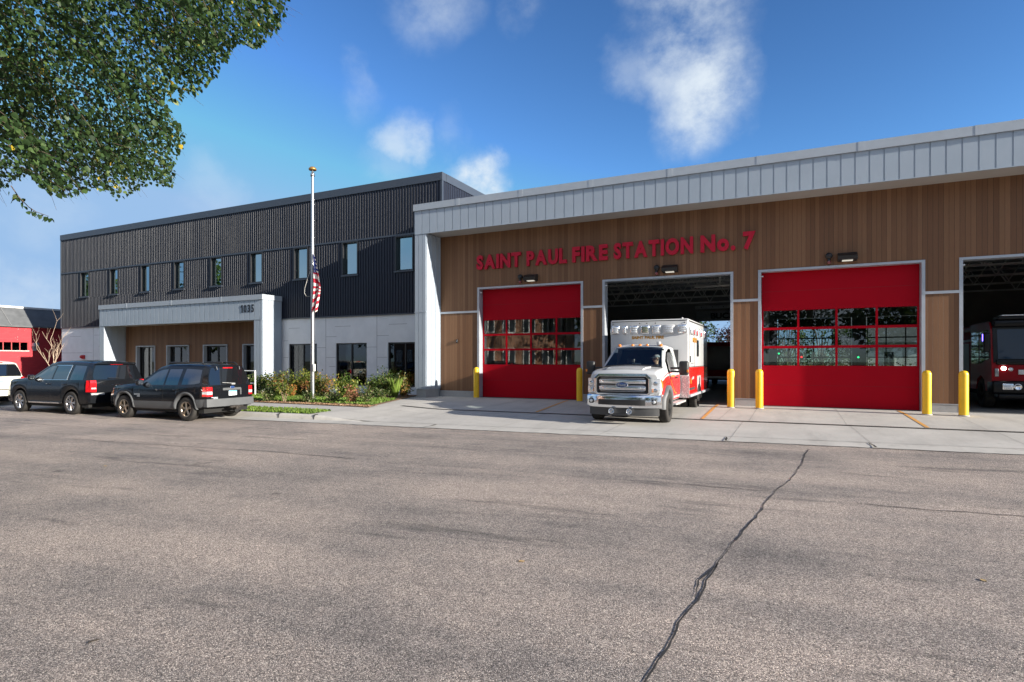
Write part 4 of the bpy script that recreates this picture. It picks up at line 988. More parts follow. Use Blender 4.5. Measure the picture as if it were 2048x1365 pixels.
# bumper
def bump_row(z, dx):
    P = []
    for j in range(25):
        y = -1.015 + 2.03 * j / 24; P.append((1.10 + dx - .26 * (abs(y) / 1.03) ** 3.2, y, z))
    return P
g = MB(); rows_ = [bump_row(.80, -.05), bump_row(.785, -.01), bump_row(.73, .015), bump_row(.60, .0), bump_row(.50, .012), bump_row(.455, -.005), bump_row(.44, -.05)]
g.slab(rows_, (-.10, 0, 0)); bp = g.obj('bumper', CHROME, amb, world=False); set_smooth_angle(bp, 45)
g = MB()
P = [[(1.135 - .26 * (abs(y) / 1.06) ** 3.2 - (.02 if abs(y) > .63 else 0), y, z) for y in [-.64 + 1.28 * k / 14 for k in range(15)]] for z in (.525, .54, .655, .67)]
g.slab(P, (-.05, 0, 0)); g.obj('bumper_intake', BPLA, bp, world=False)
for sd in (1, -1):
    xx = 1.13 - .26 * (.86 / 1.06) ** 3.2; g = MB(); g.bbox(xx - .05, xx + .012, *sorted((sd * .79, sd * .93)), .55, .69, .03, BPLA); g.lathe([(0, xx + .02), (.042, xx + .016), (.05, xx)], 'x', (0, sd * .86, .62), 14, CLEAR); g.obj('fog_light', None, bp, world=False)
    g = MB(); g.lathe([(.035, 1.06), (.045, 1.14), (.068, 1.19), (.078, 1.195), (.07, 1.185), (.035, 1.12), (0, 1.10)], 'x', (0, sd * .24, .365), 20); g.obj('air_horn', CHROME, amb, world=False)
g = MB(); g.slab([[(1.05 - .25 * (abs(y) / 1.0) ** 3, y, z) for y in [-.95 + 1.9 * k / 20 for k in range(21)]] for z in (.24, .30, .45)], (-.08, 0, 0)); g.obj('air_dam', DGREY, amb, world=False)
for yy in (-.62, -.22, 0, .22, .62):
    g = MB(); xx = -1.02; g.bbox(xx - .09, xx + .02, yy - .045, yy + .045, 2.13, 2.21, .03); g.obj('roof_marker', AMBER, amb, world=False)
g = MB(); g.bbox(-1.12, -1.0, .50, .62, 2.16, 2.28, .03); g.obj('roof_sensor', AWHITE, amb, world=False)
# cab inside
g = MB(); g.box(-2.08, -2.04, -.95, .95, .6, 2.05, DGREY); g.box(-1.9, -.35, -.9, .9, .60, .66, DGREY); g.bbox(-.55, -.12, -.92, .92, 1.15, 1.44, .06, DGREY); g.obj('cab_interior', None, amb, world=False)
seat_row(amb, -1.62, (-.42, .42), 1.0)
g = MB(); P = [(-.68 + .10 * math.cos(2 * math.pi * k / 20) * .5, .42 + .19 * math.sin(2 * math.pi * k / 20), 1.40 + .19 * math.cos(2 * math.pi * k / 20)) for k in range(21)]; g.tube(P, .017, 8, cap=False); g.tube([(-.68, .42, 1.40), (-.45, .42, 1.32)], .03, 8); g.tube([(-.68, .24, 1.40), (-.68, .60, 1.40)], .014, 6); g.obj('steering_wheel', BPLA, amb, world=False)
g = MB(); g.bbox(-.62, -.55, -.12, .14, 1.44, 1.64, .02); g.tube([(-.55, 0, 1.3), (-.58, 0, 1.5)], .02, 6); g.obj('computer_mount', mat('mount_grey', (.30, .32, .33), .5), amb, world=False)
# box body
BX, BL_, BWd, BZ0, BZ1 = -2.20, -6.55, 1.24, .60, 3.02
g = MB(); g.bbox(BL_, BX, -BWd, BWd, BZ0, BZ1, .045, seg=3); bx = g.obj('box_body', AWHITE, amb, world=False); set_smooth_angle(bx, 40)
g = MB(); g.box(BX + .0, BX + .012, -BWd + .04, BWd - .04, 2.965, 2.985); g.box(BL_, BX - .05, BWd, BWd + .012, 2.93, 2.965); g.box(BL_, BX - .05, -BWd - .012, -BWd, 2.93, 2.965)
for yy in (-1.15, -.28, -.05, .22, 1.12): g.lathe([(0, BX + .016), (.018, BX + .014), (.02, BX)], 'x', (0, yy, 2.90), 8, BPLA)
g.obj('drip_rail', STEEL, amb, world=False)
for sd in (1, -1):
    g = MB(); yo = sd * BWd; y1, y2 = sorted((yo, yo + sd * .006))
    for xa, xb in ((-3.95, BX - .06), (BL_ + .06, -4.85), (-4.85, -3.95)):
        g.box(xa, xb, y1, y2, .66 if xb > -3.9 or xa < -4.9 else 1.20, 1.50 if sd > 0 or True else 1.5)
    g.obj('red_panel', ARED, amb, world=False)
    y1, y2 = sorted((yo, yo + sd * .008)); g = MB(); g.box(BL_ + .06, BX - .06, y1, y2, 1.505, 1.525); g.obj('stripe', BPLA, amb, world=False)
    y1, y2 = sorted((yo, yo + sd * .009)); g = MB(); g.box(-3.4, BX - .08, y1, y2, .78, .86); g.obj('reflective_strip', DGREY, amb, world=False)
    y1, y2 = sorted((yo - sd * .02, yo + sd * .07)); g = MB(); g.bbox(BL_, BX, y1, y2, .58, .66, .012); g.obj('rub_rail', STEEL, amb, world=False)
    y1, y2 = sorted((yo, yo + sd * .010)); g = MB()
    for xx in (-3.30, -2.32): g.box(xx - .006, xx + .006, y1, y2, .9, 2.75)
    g.box(-3.30, -2.32, y1, y2, 2.744, 2.756); g.obj('compartment_seam', BPLA, amb, world=False)
    y1, y2 = sorted((yo, yo + sd * .03)); g = MB(); g.bbox(-2.50, -2.44, y1, y2, 1.66, 1.86, .01); g.box(-3.15, -2.52, y1, sorted((yo, yo + sd * .012))[1] if sd > 0 else y2, 1.62, 1.64); g.obj('door_handle', BPLA, amb, world=False)
    for xx, ww in ((-2.42, .14), (-2.66, .14), (-3.05, .2), (-3.7, .22), (-4.6, .22), (-5.6, .22)):
        y1, y2 = sorted((yo, yo + sd * .05)); g = MB(); g.bbox(xx - ww / 2, xx + ww / 2, y1, y2, 2.52, 2.78, .03); hd = g.obj('warning_light', CHROME, amb, world=False)
        y1, y2 = sorted((yo + sd * .03, yo + sd * .06)); g = MB(); g.bbox(xx - ww / 2 + .025, xx + ww / 2 - .025, y1, y2, 2.55, 2.75, .02); g.obj('lens', CLEAR if xx > -3 else LAMP, hd, world=False)
    y1, y2 = sorted((yo, yo + sd * .012)); g = MB(); g.bbox(-4.30, -3.85, y1, y2, 1.85, 2.40, .004); g.obj('side_window', TINT, amb, world=False)
    rt = (R(90), 0, R(180)) if sd > 0 else (R(90), 0, 0)
    text_mesh('lettering', 'MEDIC', .2, .004, GOLD, amb, (-3.45 if sd > 0 else -4.4, yo + sd * .008, 2.30), rt, width=.95, align='CENTER', height=.16, bold=.01)
    text_mesh('unit_number', '88', .2, .004, GOLD, amb, (-2.62 if sd > 0 else -2.62, yo + sd * .010, .98), rt, width=.22, align='CENTER', height=.16, bold=.01)
    g = MB(); y1, y2 = sorted((yo, yo + sd * .011)); g.box(-3.2, -2.95, y1, y2, 1.12, 1.2); g.box(-2.9, -2.8, y1, y2, 1.1, 1.17); g.obj('decal', AWHITE, amb, world=False)
    for k in (0, .29):
        wheel(amb, -4.40, sd * (1.08 - k), sd, .42, .24, .26, _cache['grey_steel_wheel'], 5, 'truck')
    y1, y2 = sorted((yo - sd * .10, yo + sd * .012)); g = MB(); P = [(-4.40 + .50 * math.cos(R(a)), .42 + .50 * math.sin(R(a))) for a in range(0, 181, 10)]; g.prism(P, 'y', y1, y2); g.obj('wheel_well', UNDER, amb, world=False)
    # diamond plate corners
    y1, y2 = sorted((sd * .80, sd * (BWd + .004))); g = MB(); g.box(BX + .0, BX + .012, y1, y2, .56, 1.24); y3, y4 = sorted((yo, yo + sd * .012)); g.box(BX - .05, BX + .0119, y3, y4, .56, 1.24); g.obj('kick_plate', DIAM, amb, world=False)
    # gold swoosh on the cab door
    g = MB(); ac.side_patch(g, lambda x: .72 + 1.1 * ((x + 1.5) / 1.) ** 2 * .5, lambda x: .76 + 1.1 * ((x + 1.5) / 1.) ** 2 * .5, -1.5, -.55, .008, sd, 10, 1); g.obj('gold_stripe', GOLD, amb, world=False)
    g = MB(); ac.side_patch(g, [(0, 1.24)], [(0, 1.29)], -1.25, -.75, .008, sd, 4, 1); g.obj('gold_lettering', GOLD, amb, world=False)
g = MB(); g.box(BL_ + .1, -.2, -.42, -.30, .50, .62); g.box(BL_ + .1, -.2, .30, .42, .50, .62); g.box(-6.3, -2.3, -1.05, 1.05, .50, .60); g.tube([(-4.4, -1., .42), (-4.4, 1., .42)], .09, 8); g.box(-.30, .85, -.55, .55, .42, .95); g.tube([(0, -.9, .42), (0, .9, .42)], .07, 8); g.obj('chassis', UNDER, amb, world=False)
W_ = 2 * BWd
for fr_, ww, kind in ((.070, .25, 'w'), (.195, .16, 's'), (.315, .27, 'w'), (.455, .27, 'd'), (.60, .27, 'w'), (.755, .36, 'p'), (.925, .28, 'w')):
    yc = -BWd + fr_ * W_; g = MB(); g.bbox(BX - .01, BX + .05, yc - ww / 2, yc + ww / 2, 2.56, 2.84, .03); hd = g.obj('warning_light', AWHITE if kind == 'p' else CHROME, amb, world=False)
    lens = {'w': CLEAR, 's': CLEAR, 'd': mat('dark_lens', (.16, .17, .12), .1, coat=1.), 'p': CLEAR}[kind]; wl = ww - .08 if kind != 'p' else .26
    g = MB()
    for k in range(3): g.bbox(BX + .04, BX + .075, yc - wl / 2, yc + wl / 2, 2.60 + k * .067, 2.66 + k * .067, .015)
    g.obj('lens', lens, hd, world=False)
text_mesh('lettering', 'SAINT PAUL FIRE', .2, .004, GOLD, amb, (BX + .006, -BWd + .49 * W_, 2.40), (R(90), 0, R(90)), width=1.02, align='CENTER', height=.10, bold=.012)
g = MB(); g.bbox(BX - 1.9, BX - 1.5, .55, .75, 3.02, 3.08, .02); g.tube([(BX - .9, .9, 3.02), (BX - .9, .9, 3.12)], .03, 8); g.obj('roof_vent', AWHITE, amb, world=False)

# ---------------- the driver
SKIN = mat('skin', (.52, .30, .20), .5, var=.06); SHIRT = mat('navy_shirt', (.018, .022, .035), .8, var=.2); CAPM = mat('grey_cap', (.22, .23, .25), .8); HAIR = mat('brown_hair', (.05, .03, .02), .7)
def skin_body(name, pts, edges, material, parent, root=0, sub=2):
    me = bpy.data.meshes.new(name); me.from_pydata([p[:3] for p in pts], edges, []); o = bpy.data.objects.new(name, me); COL.objects.link(o)
    sk = o.modifiers.new('s', 'SKIN'); sk.use_smooth_shade = True; sb = o.modifiers.new('u', 'SUBSURF'); sb.levels = sub; sb.render_levels = sub
    for i, p in enumerate(pts):
        me.skin_vertices[0].data[i].radius = (p[3], p[4] if len(p) > 4 else p[3]); me.skin_vertices[0].data[i].use_root = (i == root)
    dg = bpy.context.evaluated_depsgraph_get(); m2 = bpy.data.meshes.new_from_object(o.evaluated_get(dg)); bpy.data.objects.remove(o)
    m2.materials.clear(); m2.materials.append(material); m2.name = name
    for p in m2.polygons: p.use_smooth = True
    return m2
# in ambulance space: seated at (-1.55,.42), looking to the right-front
sx_, sy_ = -1.42, .42
P = [(sx_, sy_, 1.08, .15, .17), (sx_ + .01, sy_, 1.28, .13, .16), (sx_ + .02, sy_, 1.46, .12, .18), (sx_ + .03, sy_, 1.56, .07, .09), (sx_ + .04, sy_, 1.63, .052), (sx_ + .055, sy_, 1.70, .075, .07), (sx_ + .06, sy_, 1.78, .092, .08), (sx_ + .06, sy_, 1.86, .075, .07),
     (sx_ + .03, sy_ + .19, 1.50, .062), (sx_ + .20, sy_ + .25, 1.32, .048), (sx_ + .48, sy_ + .17, 1.39, .036), (sx_ + .58, sy_ + .13, 1.42, .032),
     (sx_ + .03, sy_ - .19, 1.50, .062), (sx_ + .20, sy_ - .25, 1.32, .048), (sx_ + .48, sy_ - .17, 1.39, .036), (sx_ + .58, sy_ - .13, 1.42, .032),
     (sx_ + .20, sy_ + .11, 1.05, .085), (sx_ + .52, sy_ + .14, 1.02, .065), (sx_ + .66, sy_ + .14, .75, .05), (sx_ + .20, sy_ - .11, 1.05, .085), (sx_ + .52, sy_ - .14, 1.02, .065), (sx_ + .66, sy_ - .14, .75, .05)]
E = [(0, 1), (1, 2), (2, 3), (3, 4), (4, 5), (5, 6), (6, 7), (2, 8), (8, 9), (9, 10), (10, 11), (2, 12), (12, 13), (13, 14), (14, 15), (0, 16), (16, 17), (17, 18), (0, 19), (19, 20), (20, 21)]
for sgn, hi in ((1, 11), (-1, 15)):
    b = P[hi]
    for k in range(4):
        i0 = len(P); P.append((b[0] + .045, b[1] - sgn * (.0 + .0), b[2] + .03 - .02 * k, .010)); P.append((b[0] + .075, b[1] - sgn * .025, b[2] + .028 - .02 * k, .009)); P.append((b[0] + .06, b[1] - sgn * .055, b[2] + .024 - .02 * k, .008)); E += [(hi, i0), (i0, i0 + 1), (i0 + 1, i0 + 2)]
    i0 = len(P); P.append((b[0] + .02, b[1] - sgn * .035, b[2] + .02, .011)); P.append((b[0] + .045, b[1] - sgn * .05, b[2] + .035, .009)); E += [(hi, i0), (i0, i0 + 1)]
hd_c = Vector((sx_ + .06, sy_, 1.78)); ca = R(-55); fw = Vector((math.cos(ca), math.sin(ca), -.05)); sdv = Vector((-math.sin(ca), math.cos(ca), 0))
i0 = len(P)
n0 = hd_c + fw * .085 + Vector((0, 0, -.01)); P += [(*n0, .022), (*(hd_c + fw * .118 + Vector((0, 0, -.025))), .013), (*(hd_c + fw * .08 + Vector((0, 0, -.085))), .028)]; E += [(6, i0), (i0, i0 + 1), (5, i0 + 2)]
for s_ in (1, -1):
    j = len(P); P.append((*(hd_c + sdv * s_ * .088 + Vector((0, 0, -.01))), .018)); P.append((*(hd_c + sdv * s_ * .098 - fw * .012 + Vector((0, 0, .01))), .013)); E += [(6, j), (j, j + 1)]
pm = skin_body('person', P, E, SKIN, None)
pm.materials.append(SHIRT)
for f in pm.polygons:
    c_ = f.center
    if c_.z < 1.585 and not (c_.x > sx_ + .46 and c_.z > 1.25): f.material_index = 1
per = bpy.data.objects.new('person', pm); COL.objects.link(per)
pm.transform(Matrix.Translation((-sx_, -sy_, -.75)))
aloc = Matrix.Translation(amb.location) @ Matrix.Rotation(R(-90), 4, 'Z') @ Matrix.Scale(1.055, 4); per.scale = (1.055, 1.055, 1.055)
per.location = aloc @ Vector((sx_, sy_, .75)); per.rotation_euler = (0, 0, R(-90))
tag(per, 'driver in a grey cap and dark shirt behind the ambulance windshield, looking sideways', 'person')
def to_per(v): return Vector(v) - Vector((sx_, sy_, .75))
def headpart(name, material, fn):
    g = MB(); fn(g); return g.obj(name, material, per, world=False)
hc = to_per(hd_c)
def capf(g):
    vs = []
    for i in range(6):
        t = i / 5 * R(90); rr_ = .108 * math.cos(t); zz = .035 + .085 * math.sin(t)
        vs.append([tuple(hc + fw * (rr_ * math.cos(a) * 1.05) + sdv * rr_ * math.sin(a) + Vector((0, 0, zz))) for a in [2 * math.pi * k / 20 for k in range(21)]])
    g.grid(vs)
    g.slab([[tuple(hc + fw * (.09 + .085 * r_ * math.cos(b)) + sdv * (.085 * math.sin(b)) + Vector((0, 0, .045 - .02 * r_))) for b in [R(-75 + 150 * k / 10) for k in range(11)]] for r_ in (0., .5, 1.)], (0, 0, -.006))
headpart('cap', CAPM, capf)
def hairf(g):
    vs = []
    for i in range(4):
        zz = .04 - .035 * i; rr_ = .099 - .004 * i
        vs.append([tuple(hc + fw * (rr_ * math.cos(a)) + sdv * rr_ * math.sin(a) + Vector((0, 0, zz))) for a in [R(105 + 150 * k / 12) for k in range(13)]])
    g.slab(vs, tuple(fw * .008))
headpart('hair', HAIR, hairf)
for s_ in (1, -1):
    def eyef(g, s_=s_):
        c_ = hc + fw * .088 + sdv * s_ * .032 + Vector((0, 0, .012)); g.bbox(c_.x - .009, c_.x + .009, c_.y - .009, c_.y + .009, c_.z - .006, c_.z + .006, .004)
    headpart('eye', mat('eye_dark', (.03, .02, .015), .2), eyef)
def mouthf(g): c_ = hc + fw * .092 + Vector((0, 0, -.06)); g.bbox(c_.x - .014, c_.x + .014, c_.y - .014, c_.y + .014, c_.z - .004, c_.z + .004, .003)
headpart('mouth', mat('lip', (.35, .12, .10), .5), mouthf)

# ---------------- fire engine standing inside the right-hand bay
ENR = paint('engine_red', (.20, .003, .007), .4, 0, .12, .12); ENB = paint('engine_black', (.006, .006, .007), .35, 0, .2, .1)
FEX, FEY = 7.32, 24.75
fe = empty('fire_engine', (FEX, FEY, .005), R(-90), 'dark red fire engine with a wide windshield and lit headlamp inside the right bay', 'fire engine')
# local: x forward (towards the street), y left(+X world), z up; x=0 is the nose
def side_prof(pts): return pts
g = MB(); prof_ = [(0, .62), (.0, 1.0), (-.03, 1.62), (-.16, 2.75), (-.32, 3.0), (-2.6, 3.0), (-2.6, .62), (-1.85, .62), (-1.7, 1.0), (-1.3, 1.15), (-.85, 1.0), (-.7, .62)]
g.prism(prof_, 'y', -1.25, 1.25); cab = g.obj('cab', ENR, fe, world=False); bv = cab.modifiers.new('b', 'BEVEL'); bv.width = .07; bv.segments = 3; bv.limit_method = 'ANGLE'
g = MB(); g.slab([[(-.03 - .13 * t + .022, y, 1.60 + 1.20 * t) for y in (-1.2, 0, 1.2)] for t in (0, 1.)], (-.02, 0, 0)); g.obj('windshield_surround', ENB, fe, world=False)
g = MB(); g.slab([[(-.045 - .115 * t + .04, y, 1.72 + 1.0 * t) for y in [-1.08 + 2.16 * k / 12 for k in range(13)]] for t in (0, .33, .66, 1.)], (-.02, 0, 0)); g.obj('windshield', car_glass('engine_glass', (.004, .016, .04), .2, .25), fe, world=False)
g = MB(); g.bbox(-2.4, .02, -1.20, 1.20, 2.80, 3.04, .06); g.bbox(-.5, .05, -1.1, 1.1, 3.04, 3.16, .04); g.obj('visor', ENB, fe, world=False)
g = MB(); g.bbox(-.5, .04, -1.0, 1.0, 3.165, 3.20, .01); g.obj('light_bar', CLEAR, fe, world=False)
g = MB(); g.bbox(-.35, .05, -1.14, 1.14, 1.52, 1.70, .03); g.obj('lower_mask', ENB, fe, world=False)
g = MB(); g.bbox(-.5, .16, -1.26, 1.26, .55, .98, .06); g.bbox(-.4, .12, -1.1, 1.1, .36, .56, .05); g.obj('bumper', ENB, fe, world=False)
g = MB(); g.bbox(-.02, .03, -.55, .55, 1.20, 1.36, .01); g.obj('front_emblem_panel', mat('silver_panel', (.5, .5, .5), .3), fe, world=False)
for sd in (1, -1):
    for yy, rr_ in ((.86, 0), (.60, 1)):
        g = MB()
        if rr_ == 0: g.bbox(.12, .19, sd * yy - .15, sd * yy + .15, .68, .90, .02, CHROME); g.bbox(.17, .20, sd * yy - .11, sd * yy + .11, .71, .87, .015, CLEAR)
        else: g.lathe([(0, .17), (.08, .18), (.10, .20), (.11, .16)], 'x', (0, sd * yy, .79), 20, CHROME)
        g.obj('bumper_lamp', None, fe, world=False)
    g = MB(); g.lathe([(0, .03), (.05, .025), (.07, .0)], 'x', (0, sd * .93, 1.40), 16); hl = g.obj('headlamp', emit('headlamp_glow', (1, .95, .85), 5) if sd < 0 else CLEAR, fe, world=False)
    g = MB(); g.lathe([(0, .03), (.045, .025), (.065, .0)], 'x', (0, sd * .74, 1.37), 16); g.obj('headlamp', CLEAR, fe, world=False)
    g = MB(); g.bbox(-.03, .02, *sorted((sd * 1.06, sd * 1.17)), 1.12, 1.40, .02); g.obj('corner_lamp', mat('smoked_lens', (.22, .23, .24), .1, .2, coat=1.), fe, world=False)
    g = MB(); y1, y2 = sorted((sd * 1.245, sd * 1.262)); g.prism([(-.25, 1.75), (-1.35, 1.55), (-1.35, 2.7), (-.36, 2.72)], 'y', y1, y2); g.obj('door_window', TINT, fe, world=False)
    g = MB(); g.prism([(-1.5, 1.55), (-2.4, 1.55), (-2.4, 2.7), (-1.5, 2.7)], 'y', y1, y2); g.obj('door_window', TINT, fe, world=False)
    g = MB(); g.tube([(-.35, sd * 1.25, 2.55), (.12, sd * 1.42, 2.62)], .03, 8); g.bbox(.02, .16, *sorted((sd * 1.32, sd * 1.50)), 1.95, 2.6, .04); g.obj('mirror', ENB, fe, world=False)
    for xx in (-1.28, -5.6): wheel(fe, xx, sd * 1.08, sd, .52, .32, .30, RIMC, 5, 'truck')
    g = MB(); y1, y2 = sorted((sd * 1.24, sd * 1.27))
    for k in range(4): g.box(-3.6 - k * 1.0, -2.75 - k * 1.0, y1, y2, 1.15 if k in (2, 3) else .75, 2.3)
    g.obj('roller_shutter', mat('shutter_grey', (.12, .12, .12), .4, .5), fe, world=False)
    g = MB(); g.box(-1.0, -.96, *sorted((sd * 1.255, sd * 1.275)), 2.35, 2.6); g.obj('marker_lamp', emit('blue_led', (.15, .10, 1.), 3.), fe, world=False)
g = MB(); g.bbox(-6.9, -2.65, -1.25, 1.25, .62, 2.75, .05); g.bbox(-6.7, -2.7, -1.1, 1.1, 2.75, 3.0, .04); bd_ = g.obj('pump_body', ENR, fe, world=False)
g = MB(); g.box(-6.8, -.3, -.95, .95, .4, .62); g.obj('chassis', UNDER, fe, world=False)
g = MB(); g.bbox(-6.9, -2.65, -1.27, 1.27, 2.38, 2.46, .01); g.obj('body_stripe', STEEL, fe, world=False)
# ---------------- dark red rig further back behind the ambulance
re_ = empty('fire_engine', (-3.9, 41.5, .005), R(90), 'dark red fire engine parked deep inside behind the ambulance, tail towards the street', 'fire engine')
g = MB(); g.bbox(-5.4, .6, -1.22, 1.22, .72, 2.75, .06); g.obj('body', ENR, re_, world=False)
g = MB(); g.bbox(.65, 3.2, -1.2, 1.2, .72, 2.7, .12); g.obj('cab', ENR, re_, world=False)
g = MB(); g.bbox(-5.44, -5.38, -.75, .75, 1.1, 2.5, .01); g.obj('roller_shutter', _cache['shutter_grey'], re_, world=False)
g = MB(); g.bbox(-5.8, -5.4, -1.2, 1.2, .62, .74, .02); g.obj('tail_board', DIAM, re_, world=False)
g = MB(); g.box(-5.2, 3., -.8, .8, .5, .72); g.obj('chassis', UNDER, re_, world=False)
for sd in (1, -1):
    for xx in (-3.4, 1.6): wheel(re_, xx, sd * 1.04, sd, .5, .34, .29, RIMC, 5, 'truck')
    g = MB()
    for k in range(3): g.bbox(-5.45, -5.40, *sorted((sd * .92, sd * 1.12)), 1.0 + .22 * k, 1.18 + .22 * k, .02)
    g.obj('tail_light', LAMP, re_, world=False)
    g = MB(); g.bbox(3.19, 3.215, *sorted((sd * .1, sd * 1.1)), 1.55, 2.5, .02); g.obj('windshield', TINT, re_, world=False)
# ------------------------------------------------------------------ things on and around the station
YEL = mat('bollard_yellow', (.78, .46, .012), .42, 0, .5, var=.07, vscale=3, dirt=(4, (.55, .36, .06), .25))
def bollard():
    o = empty('bollard', (0, 0, 0)); g = MB()
    g.lathe([(.125, -.05), (.125, 1.24), (.12, 1.29), (.10, 1.335), (.065, 1.365), (.0, 1.375)], 'z', n=24); b = g.obj('sleeve', YEL, o, world=False); set_smooth_angle(b, 50)
    g = MB(); g.lathe([(.126, .0), (.150, .0), (.150, .02), (.126, .03)], 'z', n=24); g.obj('footing', CONC2, o, world=False); return o
def copy_tree(o, parent=None):
    c = o.copy(); COL.objects.link(c)
    if parent is not None: c.parent = parent
    for ch in [x for x in bpy.data.objects if x.parent == o]: copy_tree(ch, c)
    return c
b0 = bollard()
BO = [(-12.6, 22.45, 'yellow bollard at the left jamb of the first red door, by the wood pier'), (-7.76, 22.35, 'yellow bollard between the first red door and the ambulance'), (-1.97, 21.95, 'yellow bollard beside the open bay, right of the ambulance'), (-1.04, 21.93, 'yellow bollard at the left edge of the big middle red door'), (3.74, 21.75, 'yellow bollard at the right edge of the big middle red door'), (4.66, 21.75, 'yellow bollard in front of the bay with the fire engine')]
for i, (x, y, l) in enumerate(BO):
    o = b0 if i == 0 else copy_tree(b0); o.location = (x, y, gz(x, y)); o.rotation_euler.z = i * 1.1; tag(o, l, 'bollard', 'yellow bollards guarding the bay doors')
LB = mat('black_fixture', (.012, .012, .013), .45); LED = emit('led_lens', (1., .93, .8), .28)
DN = ['first red door', 'open bay', 'middle red door', 'fire engine bay']
for i, (x, z) in enumerate(((-10.15, 5.23), (-4.27, 5.22), (1.69, 5.22))):
    o = empty('wall_lamp', (x, 23.0, z), 0, 'black slanted wall lamp above the ' + DN[i], 'wall lamp', 'black wall lamps above the bays')
    g = MB(); g.prism([(-.02, .15), (-.02, -.14), (-.30, -.10), (-.34, .02), (-.10, .15)], 'x', -.29, .29); hs = g.obj('housing', LB, o, world=False)
    g = MB(); g.prism([(-.22, -.119), (-.24, -.130), (-.07, -.145), (-.05, -.134)], 'x', -.16, .16); g.obj('lens', LED, o, world=False)
    x2 = (-10.68, -4.79, 1.14)[i]
    o = empty('warning_beacon', (x2, 23.0, z - .02), 0, 'black beacon with a small red lens on the boards above the ' + DN[i], 'beacon', 'beacons beside the wall lamps')
    g = MB(); g.lathe([(0, -.16), (.09, -.15), (.11, -.10), (.11, -.02), (.05, 0)], 'y', (0, 0, .10), 18); g.tube([(0, -.06, .05), (0, -.10, -.10)], .05, 10); g.obj('housing', LB, o, world=False)
    g = MB(); g.lathe([(.0, -.19), (.055, -.18), (.06, -.10), (.05, -.08)], 'z', (0, -.10, 0), 14); g.obj('lens', mat('beacon_red', (.16, .01, .012), .25, coat=1.), o, world=False)
o = empty('alarm_bell', (-44.36, 23.36, 1.9), 0, 'small red fire alarm box on the white wall above the black SUV', 'alarm bell')
g = MB(); g.bbox(-.06, .2, -.10, 0, -.13, .14, .01); g.obj('box', mat('alarm_red', (.45, .01, .015), .4), o, world=False)
g = MB(); g.lathe([(0, -.22), (.09, -.2), (.12, -.12), (.12, -.1)], 'y', (.0, 0, .02), 16); g.obj('gong', _cache['alarm_red'], o, world=False)
o = empty('key_box', (-13.92, 23., 2.56), 0, 'tiny black key box on the wood pier left of the first red door', 'key box')
g = MB(); g.bbox(-.045, .045, -.05, 0, -.08, .08, .01); g.obj('box', LB, o, world=False)
g = MB(); g.lathe([(0, -.056), (.015, -.055), (.02, -.05)], 'y', n=10); g.obj('lock', STEEL, o, world=False)
# sign board above the far doorway
o = empty('safety_sign', (-4.6, 49.9, 5.3), 0, 'grey board lettered BUCKLE UP above the far doorway inside', 'sign')
g = MB(); g.bbox(-2.55, 2.55, -.05, .05, -.40, .42, .01); g.obj('board', mat('sign_grey', (.42, .43, .43), .6), o, world=False)
text_mesh('lettering', 'BUCKLE UP', .5, .01, LB, o, (-1.42, -.058, -.24), width=3.6, height=.48, bold=.02)
o = empty('rolled_door', (-4.5, 49.6, 6.0), 0, 'pale rolled-up door track above the BUCKLE UP board', 'door track')
g = MB(); g.bbox(-2.7, 2.6, -.2, .1, -.12, .14, .02); g.obj('drum', mat('track_pale', (.6, .6, .57), .5), o, world=False)
g = MB()
for k in range(6): g.lathe([(0, -.215), (.03, -.21), (.035, -.2)], 'y', (-2.2 + .85 * k, 0, 0), 8)
g.obj('bolt', LB, o, world=False)
for x, z, cname, colr, lab in ((-.95, 2.2, 'green_lamp', (.02, .9, .3), 'green signal light on the far left jamb seen through the red door'), (4.35, 1.9, 'green_lamp', (.02, .9, .3), 'green signal light on the far right jamb seen through the red door'), (.55, 1.9, 'red_lamp', (1, .03, .03), 'small red signal light seen through the red door')):
    o = empty('signal_light', (x, 49.4 if x != .55 else 44, z), 0, lab, 'signal light', 'signal lights inside the bays')
    g = MB(); g.bbox(-.10, .10, .0, .12, -.25, .25, .02); g.obj('housing', LB, o, world=False)
    g = MB(); g.lathe([(0, -.04), (.06, -.03), (.07, 0)], 'y', n=14); g.obj('lens', emit(cname, colr, 1.0), o, world=False)
# flagpole and flag
ALU = mat('brushed_aluminium', (.40, .415, .43), .30, .85, var=.05)
FPX, FPY = -18.15, 18.31
fp = empty('flagpole', (FPX, FPY, 0), 0, 'tall brushed aluminium flagpole with a gold mushroom cap standing in the lawn', 'flagpole')
g = MB(); g.tube([(0, 0, 0), (0, 0, 3), (0, 0, 9.42)], [.085, .08, .058], 20); g.obj('shaft', ALU, fp, world=False)
g = MB(); g.lathe([(.20, 0), (.19, .05), (.12, .09), (.09, .10)], 'z', n=24); g.obj('base_flange', ALU, fp, world=False)
g = MB(); g.lathe([(.06, 9.40), (.085, 9.40), (.085, 9.52), (.05, 9.55), (.03, 9.60), (.03, 9.68)], 'z', n=18); g.obj('truck', ALU, fp, world=False)
g = MB(); g.lathe([(.0, 9.66), (.15, 9.66), (.165, 9.69), (.15, 9.74), (.09, 9.79), (.0, 9.81)], 'z', n=24); g.obj('cap', mat('gold_cap', (.36, .20, .06), .4, .6), fp, world=False)
g = MB(); g.tube([(.06 + .03, -.09, 1.2), (.09, -.085, 6.3), (.075, -.07, 9.45)], .008, 5); g.obj('halyard', mat('rope', (.6, .58, .54), .8), fp, world=False)
